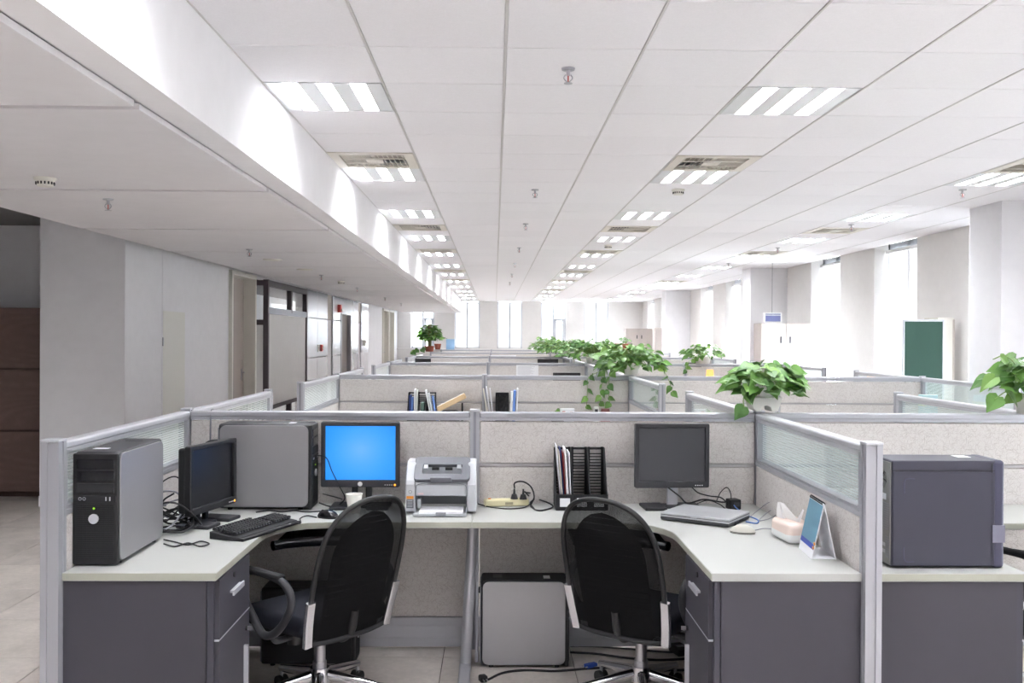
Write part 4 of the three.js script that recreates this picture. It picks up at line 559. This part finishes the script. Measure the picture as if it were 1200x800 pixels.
// ------------------------------------------------------------------ second row desk contents
{
  const D2 = 9.42;
  rack('black three-bay file rack of the second row with files', [-.712, DT, -D2], 0, 3, .27, .3, .2, M.blackSoft, false);
  const doc = (name, x, w, h, dep, m, lean, label, cat, group) => { const o = solo(name, label, cat, R(w, h, dep, .002, 0, h / 2, 0, 1), m, [x, DT + .006, -D2 + .01], 0, group); o.rotation.z = lean; return o; };
  const ga = 'files in the second row rack';
  doc('file_binder', -.82, .016, .27, .15, M.paperNavy, 0, 'navy blue binder in the second row rack', 'binder', ga); doc('file_binder', -.8, .014, .25, .15, M.paperBlue, .0, 'mid blue binder in the second row rack', 'binder', ga); doc('document', -.775, .014, .33, .15, M.paper, .0, 'tall white document in the second row rack', 'papers', ga); doc('document', -.755, .01, .32, .15, M.plasticWhite, .0, 'second tall white document of the second row rack', 'papers', ga); doc('file_binder', -.7, .03, .2, .15, M.paperGreen, 0, 'grey green binder in the second row rack', 'binder', ga);
  doc('document', -.6, .012, .33, .15, M.paper, .22, 'white magazine leaning over the second row rack', 'papers', ga); doc('document', -.58, .012, .3, .15, M.paper, .22, 'lower white magazine leaning in the second row rack', 'papers', ga); doc('file_binder', -.592 + .04, .012, .27, .15, M.paperBlue, .2, 'blue magazine leaning in the second row rack', 'binder', ga);
  const ph = thing('desk_speaker', 'black rounded desk speaker under the tilted carton', 'speaker', [-.435, DT, -D2]); part(ph, 'body', R(.2, .13, .16, .05, 0, .066, 0, 4), M.black); part(ph, 'foot_plate', R(.15, .01, .12, .004, 0, .005, 0), M.charcoal);
  const cb = thing('cardboard_box', 'tan cardboard box tilted across a black speaker', 'box', [-.42, DT + .205, -D2]); const ca = part(cb, 'carton', R(.3, .05, .16, .006, 0, 0, 0), M.cardboard); ca.rotation.z = .47; const tp = part(cb, 'top_face', B(.29, .002, .15, 0, .026, 0), M.paperWarm); tp.rotation.z = .47; tp.position.set(0, 0, 0);
  const st = thing('box_stand', 'thin dark stand leg beside the tilted carton', 'stand', [-.315, DT, -D2]); part(st, 'rod', CY(.008, .012, .2, 0, .1, 0, 10), M.black); part(st, 'foot', R(.06, .01, .06, .003, 0, .005, 0), M.charcoal);
  // second rack: papers, wire bin, folders
  const gb = 'papers between the second row posts';
  for (const [x, h, l, m, lab] of [[-.055, .34, .16, M.paperWarm, 'cream papers leaning beside the black wire bin'], [-.03, .36, .14, M.paper, 'tallest white papers beside the black wire bin'], [-.005, .34, .12, M.paper, 'white papers leaning onto the black wire bin']]) doc('document', x + .0, .01, h, .16, m, l, lab, 'papers', gb);
  const wb = thing('wire_bin', 'black bin stuffed with tangled cables', 'bin', [.075, DT, -D2]); part(wb, 'bin', mg([bb(-.065, .065, 0, .004, -.08, .08), bb(-.065, -.06, 0, .3, -.08, .08), bb(.06, .065, 0, .3, -.08, .08), bb(-.065, .065, 0, .3, -.08, -.075), bb(-.065, .065, 0, .2, .075, .08)]), M.blackSoft); const r = rng(88), cc = []; for (let k = 0; k < 26; k++) { const pts = []; for (let j = 0; j < 5; j++) pts.push(V((r() - .5) * .11, .05 + r() * .24, .06 + r() * .04)); cc.push(tube(pts, .0035, 16, 5)); } const cs = part(wb, 'cables', mg(cc), M.rubber, 'tangle of dark cables'); cs.userData.kind = 'stuff';
  for (const [x, w, h, m, lab, cat] of [[.158, .02, .31, M.plasticWhite, 'white folder between wire bin and blue folder', 'folder'], [.186, .024, .32, M.paperBlue, 'bright blue folder of the second row', 'folder'], [.212, .014, .34, M.paper, 'white folder behind the bright blue folder', 'folder']]) doc('folder', x, w, h, .16, m, -.04, lab, cat, gb);
  const py = thing('pen_tray', 'dark tray with a small potted sprig on the second row', 'tray', [.62, DT, -D2]); part(py, 'tray', R(.12, .09, .1, .006, 0, .045, 0), M.charcoal); foliage(py, { n: 14, c: V(.02, .1, 0), rx: .03, ry: .05, rz: .03, size: .035, seed: 91, root: V(.02, .09, 0) });
  const cd = thing('greeting_card', 'white card with red and orange print on the second row', 'card', [.715, DT, -D2], 0); part(cd, 'card', R(.14, .15, .03, .003, 0, .075, 0), M.paper); part(cd, 'print', mg([B(.03, .03, .002, -.035, .11, .016), B(.03, .02, .002, -.03, .085, .016)]), M.red); part(cd, 'print', B(.03, .04, .002, .04, .1, .016), M.orange);
  const wp = thing('desk_phone', 'white handset standing below the trailing vines', 'telephone', [1.0, DT, -D2]); part(wp, 'handset', R(.05, .17, .05, .014, 0, .085, 0, 3), M.plasticWhite); part(wp, 'screen', B(.03, .03, .002, 0, .13, .026), M.darkGrey);
  const jr = thing('storage_jar', 'dusky red jar beside the white handset', 'jar', [1.09, DT, -D2]); part(jr, 'jar', CY(.045, .05, .12, 0, .06, 0, 20), std('#a8706c', .5)); part(jr, 'lid', CY(.04, .045, .03, 0, .135, 0, 20), std('#8d5a58', .5));
  const cx = thing('product_carton', 'pale cyan carton behind the window side glass partition', 'carton', [4.05, DT, -8.9]); part(cx, 'carton', R(.14, .33, .1, .004, 0, .165, 0), std('#bfe0e6', .7)); part(cx, 'band', B(.142, .04, .102, 0, .25, 0), std('#cfe0a8', .7));
  const sh = onD(618, 434, 14.24); solo('notice_sheet', 'printed white notice pinned to the third row partition', 'notice', R(.33, .16, .002, .001, 0, 0, 0, 1), std('#ffffff', .9, 0, { map: canvasTex(256, 128, (x, w, h) => { x.fillStyle = '#f6f6f8'; x.fillRect(0, 0, w, h); x.fillStyle = '#b9b9c0'; for (let k = 0; k < 9; k++) x.fillRect(16, 18 + k * 11, 200 - (k * 37 % 60), 3); }) }), [sh.x, sh.y, -14.246]);
  { const o = scene.children.find((c) => c.name === 'notice_sheet'), g = o.geometry, p = g.attributes.position, uv = g.attributes.uv; for (let i = 0; i < p.count; i++) uv.setXY(i, p.getX(i) / .33 + .5, p.getY(i) / .16 + .5); }
  for (const [px, py, d, w, lab] of [[496, 420, 18.6, .3, 'black monitor top showing at the corridor end of the fourth row'], [642, 420.5, 18.6, .4, 'black monitor top showing beside the fourth row trailing plant'], [664, 436.5, 13.95, .4, 'black monitor top showing above the second row panel'], [811, 424.5, 18.5, .36, 'black monitor top showing behind the arching plant']]) { const p = onD(px, py, d); monitor(lab, [p.x, DT, -d], 0, w, .3, p.y - DT - .3, M.screenOff, { frame: M.black }); }
  const wl = onD(832, 434, 13.9); const ol = thing('desk_lamp', 'small amber lamp glowing on the third row desk', 'lamp', [wl.x, DT, -13.9]); part(ol, 'stand', CY(.05, .06, .27, 0, .135, 0, 16), M.beige); part(ol, 'shade', CY(.05, .06, .12, 0, .33, 0, 20), std('#f0b26a', .6, 0, { emissive: '#f0a050', emissiveIntensity: .5 }), 'amber shade');
  for (const [px, py, d, w, lab] of [[590, 423, 18.7, .5, 'loose white papers on the fourth row partition top'], [540, 410, 27.6, .4, 'white folded papers on the last row beside the blue box']]) { const p = onD(px, py, d); solo('paper_stack', lab, 'papers', R(w, .02, .06, .003, 0, .01, 0, 1), M.paper, [p.x, HT + .001, d > 20 ? -28.28 : -18.94]); }
}

// ------------------------------------------------------------------ window side furniture
function steelCabinet(label, pos, w, h, d) { const t = thing('steel_cabinet', label, 'cabinet', pos); part(t, 'carcass', R(w, h, d, .004, 0, h / 2, -d / 2, 1), M.cabinetBeige); for (const [y0, y1] of [[.05, h * .46], [h * .47, h - .03]]) for (const s of [-1, 1]) { const dr = part(t, 'door', R(w / 2 - .022, y1 - y0, .014, .003, s * w / 4, (y0 + y1) / 2, .006, 1), M.cabinetBeige); part(dr, 'handle', R(.03, .11, .008, .003, s * .075, y1 - .24, .015), M.darkGrey, 'dark recessed handle'); } return t; }
steelCabinet('beige steel cabinet with dark handles under the blue framed sign', [4.775, 0, -15.7], .82, 1.845, .42); steelCabinet('beige steel cabinet standing before the end wall window', [4.66, 0, -30.9], .86, 1.89, .42); steelCabinet('beige steel cabinet tucked behind a white column', [4.83, 0, -26.7], .7, 1.87, .45);
{ const p = onD(905, 380, 15.85), t = thing('framed_sign', 'white framed blue sign box on top of the steel cabinet', 'sign', [p.x, 1.847, -15.85]); part(t, 'frame', R(.29, .175, .08, .008, 0, .088, 0), M.plasticWhite); part(t, 'face', B(.25, .1, .004, 0, .08, .041), std('#565c86', .5), 'slate blue face'); part(t, 'bar', B(.25, .018, .004, 0, .15, .041), std('#565c86', .5)); part(t, 'clip', R(.03, .02, .008, .002, 0, .135, .044), M.aluLight); solo('sign_cord', 'thin grey cord rising from the blue framed sign', 'cord', uvm(new THREE.CylinderGeometry(.004, .004, CEIL - 2.022, 8)), M.aluDark, [p.x + .01, (CEIL + 2.022) / 2, -15.9]); }
{ const t = thing('chalkboard', 'dark green chalkboard on a metal frame beside a beige cabinet', 'chalkboard', [4.63, 0, -10.3]); part(t, 'board', R(.42, 1.1, .02, .003, 0, 1.24, 0), M.board, 'dark green writing surface'); for (const s of [-1, 1]) { part(t, 'frame_side', R(.018, 1.14, .03, .004, s * .215, 1.24, 0), M.aluLight); part(t, 'leg', CY(.014, .014, .7, s * .2, .35, 0, 12), M.alu); part(t, 'foot', R(.04, .03, .5, .008, s * .2, .015, 0), M.alu); } part(t, 'frame_top', R(.44, .022, .03, .004, 0, 1.8, 0), M.aluLight); part(t, 'frame_bottom', R(.44, .022, .03, .004, 0, .68, 0), M.aluLight); part(t, 'clamp', R(.05, .1, .06, .006, -.23, .95, .01), M.beige); }
{ const t = thing('storage_cabinet', 'plain beige cabinet between the chalkboard and white column', 'cabinet', [4.98, 0, -10.68], .35); part(t, 'carcass', R(.24, 1.84, .2, .006, 0, .92, 0), M.beige); part(t, 'side_trim', R(.03, 1.8, .206, .006, .11, .92, 0), M.doorBeige); part(t, 'plinth', B(.22, .04, .19, 0, .02, .008), M.doorDark); }

// ------------------------------------------------------------------ cables
const cable = (label, pts, r, m = M.rubber, group) => solo('cable', label, 'cable', tube(pts, r, Math.max(40, pts.length * 10), 6), m, [0, 0, 0], 0, group);
const yd = (px, py) => onY(px, py, DT + .0045);
{
  const r = rng(17);
  for (let k = 0; k < 9; k++) { const pts = [], cx = -1.45 + .08 * r(), cd = 4.14 + .28 * r(), a0 = r() * 6; let ry = .05 + .06 * r(), rz = .07 + .1 * r(), hgt = r() < .6 ? .04 + .12 * r() : .012; for (let j = 0; j <= 9; j++) { const a = a0 + j * .85; pts.push(V(cx + Math.cos(a) * ry + (r() - .5) * .02, DT + .006 + hgt * (.5 + .5 * Math.sin(a * 1.3 + k)) + .004 * k * .3, -cd - Math.sin(a) * rz)); } cable('loop of tangled black cable between tower and turned monitor', pts, .0035 + .0015 * r(), k % 4 === 3 ? M.aluDark : M.rubber, 'tangled cables behind the turned monitor'); }
  cable('thin blue cable rising in the cable tangle', [V(-1.46, DT + .01, -4.5), V(-1.47, DT + .12, -4.55), V(-1.44, DT + .2, -4.56), V(-1.41, DT + .14, -4.55), V(-1.4, DT + .02, -4.5)], .003, M.paperBlue);
  cable('thin black cable arching high over the tangle', [V(-1.5, DT + .006, -4.2), V(-1.49, DT + .17, -4.25), V(-1.42, DT + .22, -4.3), V(-1.36, DT + .14, -4.32), V(-1.35, DT + .02, -4.3)], .0035);
  cable('short black cable loop lying before the silver tower', [yd(192, 632), yd(206, 635), yd(220, 638), yd(235, 634), yd(245, 637), yd(235, 640), yd(220, 636), yd(205, 640), yd(192, 637)], .003);
  cable('mouse cord running to the full keyboard', [yd(371, 606), yd(360, 604), yd(352, 607), yd(351, 613), yd(338, 613)], .0028);
  cable('black cord lying along the side-on silver tower', [yd(300, 600), yd(315, 597.8), yd(330, 599.5), yd(345, 598), yd(358, 599.5), yd(390, 598)], .003);
  cable('black cord from the side-on tower to behind the cup', [onD(371, 533, 4.74), onD(382, 536, 4.72), onD(389, 552, 4.7), onD(398, 570, 4.7), onD(404, 583, 4.72), yd(396, 593)], .0028);
  cable('looping cords under the blue screen', [yd(366, 592), onY(372, 579, DT + .03), onY(388, 581, DT + .05), onY(402, 586, DT + .01), yd(388, 593), yd(374, 589)], .0032);
  cable('grey cable draped over the partition behind the silver tower', [V(-1.437, 1.03, -4.885), V(-1.44, 1.15, -4.897), V(-1.44, 1.219, -4.915), V(-1.44, 1.222, -4.94)], .004, M.aluDark);
  cable('black power lead behind the side-on silver tower', [V(-1.36, 1.08, -4.79), V(-1.42, 1.07, -4.8), V(-1.47, 1.02, -4.82), V(-1.49, .9, -4.84), V(-1.49, DT + .006, -4.8)], .006);
  cable('black flex looping above the cream power strip', [onD(603, 572, 4.82), onD(603, 566, 4.83), onD(612, 564, 4.82), onD(622, 570, 4.8), onD(626, 582, 4.78), onY(622, 592, DT + .006), yd(632, 598), yd(643, 596), yd(648, 593), onY(640, 588, DT + .01), onY(622, 582, DT + .03), onD(615, 576, 4.82)], .004);
  cable('second flex curling from the cream power strip', [onD(617, 577, 4.83), onY(630, 578, DT + .03), onY(638, 578, DT + .04), onY(633, 581, DT + .03), onY(622, 588, DT + .012), yd(626, 596)], .0035);
  cable('black cord along the foot of the cream strip', [yd(560, 590), yd(575, 594), yd(595, 596), yd(612, 595), yd(621, 591)], .003);
  cable('thick black lead from the charcoal monitor to the adapter', [onD(783, 571, 4.74), onD(796, 581, 4.74), onD(805, 589, 4.76), onD(825, 585, 4.8), onD(845, 588, 4.79), onY(853, 588, DT + .02)], .004);
  cable('second black lead arching from monitor to adapter', [onD(811, 571, 4.76), onD(818, 577, 4.77), onD(832, 581, 4.78), onD(845, 583, 4.78), onD(853, 590, 4.78)], .0035);
  cable('thin black wire looping over the adapter', [onD(840, 586, 4.8), onD(845, 576, 4.78), onD(852, 571, 4.76), onD(856, 577, 4.75), onD(857, 588, 4.74)], .0025);
  cable('low black wires behind the closed laptop', [yd(812, 592), onY(830, 586, DT + .02), onY(842, 590, DT + .01), yd(850, 596)], .0028);
  cable('blue network cable beside the closed laptop', [onY(856, 585, DT + .04), onY(862, 594, DT + .02), yd(872, 602), yd(888, 609), yd(886, 613), yd(874, 611)], .0032, M.paperBlue);
  cable('thin pale wire looping beside the tissue pack', [yd(878, 606), onY(888, 598, DT + .02), onY(900, 589, DT + .05), onY(912, 588, DT + .04), onY(914, 596, DT + .02), yd(905, 606), yd(890, 610), yd(896, 603), onY(906, 596, DT + .02)], .0018, M.aluDark);
  cable('thin grey mouse cord running to the tissue pack', [yd(885, 621), yd(896, 619), yd(908, 620)], .002, M.aluDark);
  const fl = (px, py) => onY(px, py, .006);
  cable('thick black floor cable ending in a plug', [fl(572, 796), fl(590, 788), fl(615, 785), fl(650, 786), fl(690, 783), fl(720, 782), fl(780, 785), fl(830, 784)], .006);
  cable('black floor cable along the partition foot', [fl(668, 764), fl(700, 766), fl(730, 770), fl(770, 773), fl(815, 771)], .006);
  cable('second black floor cable along the partition foot', [fl(668, 757), fl(700, 757.5), fl(735, 760), fl(790, 764), fl(825, 762)], .005);
  cable('pale floor cable below the metal raceway', [fl(420, 757.5), fl(450, 757), fl(500, 756.6), fl(540, 757)], .004, M.beigeDark);
  const vg = fl(690, 783), v = thing('video_connector', 'blue video plug lying on the floor cables', 'plug', [vg.x, 0, vg.z], .6); part(v, 'shell', R(.04, .018, .03, .004, 0, .02, 0), M.blue); part(v, 'hood', R(.03, .016, .03, .005, .03, .02, 0), M.blue); part(v, 'thumb_screws', mg([-.012, .012].map((z) => uvm(new THREE.CylinderGeometry(.003, .003, .04, 8).rotateZ(Math.PI / 2).translate(-.01, .02, z)))), M.steel);
  const pg = fl(566, 797), pl = thing('floor_plug', 'black mains plug lying on the floor by the desk leg', 'plug', [pg.x, 0, pg.z], .4); part(pl, 'body', R(.036, .03, .04, .008, 0, .016, 0), M.black); part(pl, 'pins', mg([B(.003, .006, .02, -.008, .016, .028), B(.003, .006, .02, .008, .016, .028)]), M.steel);
  const bk = fl(796, 764), br = thing('floor_adapter', 'black power brick on the floor below the pedestal', 'adapter', [bk.x, 0, bk.z], .3); part(br, 'body', R(.07, .04, .11, .008, 0, .021, 0), M.black); part(br, 'label', B(.04, .001, .03, 0, .0415, .01), M.aluDark);
}
renderer.render(scene, camera);
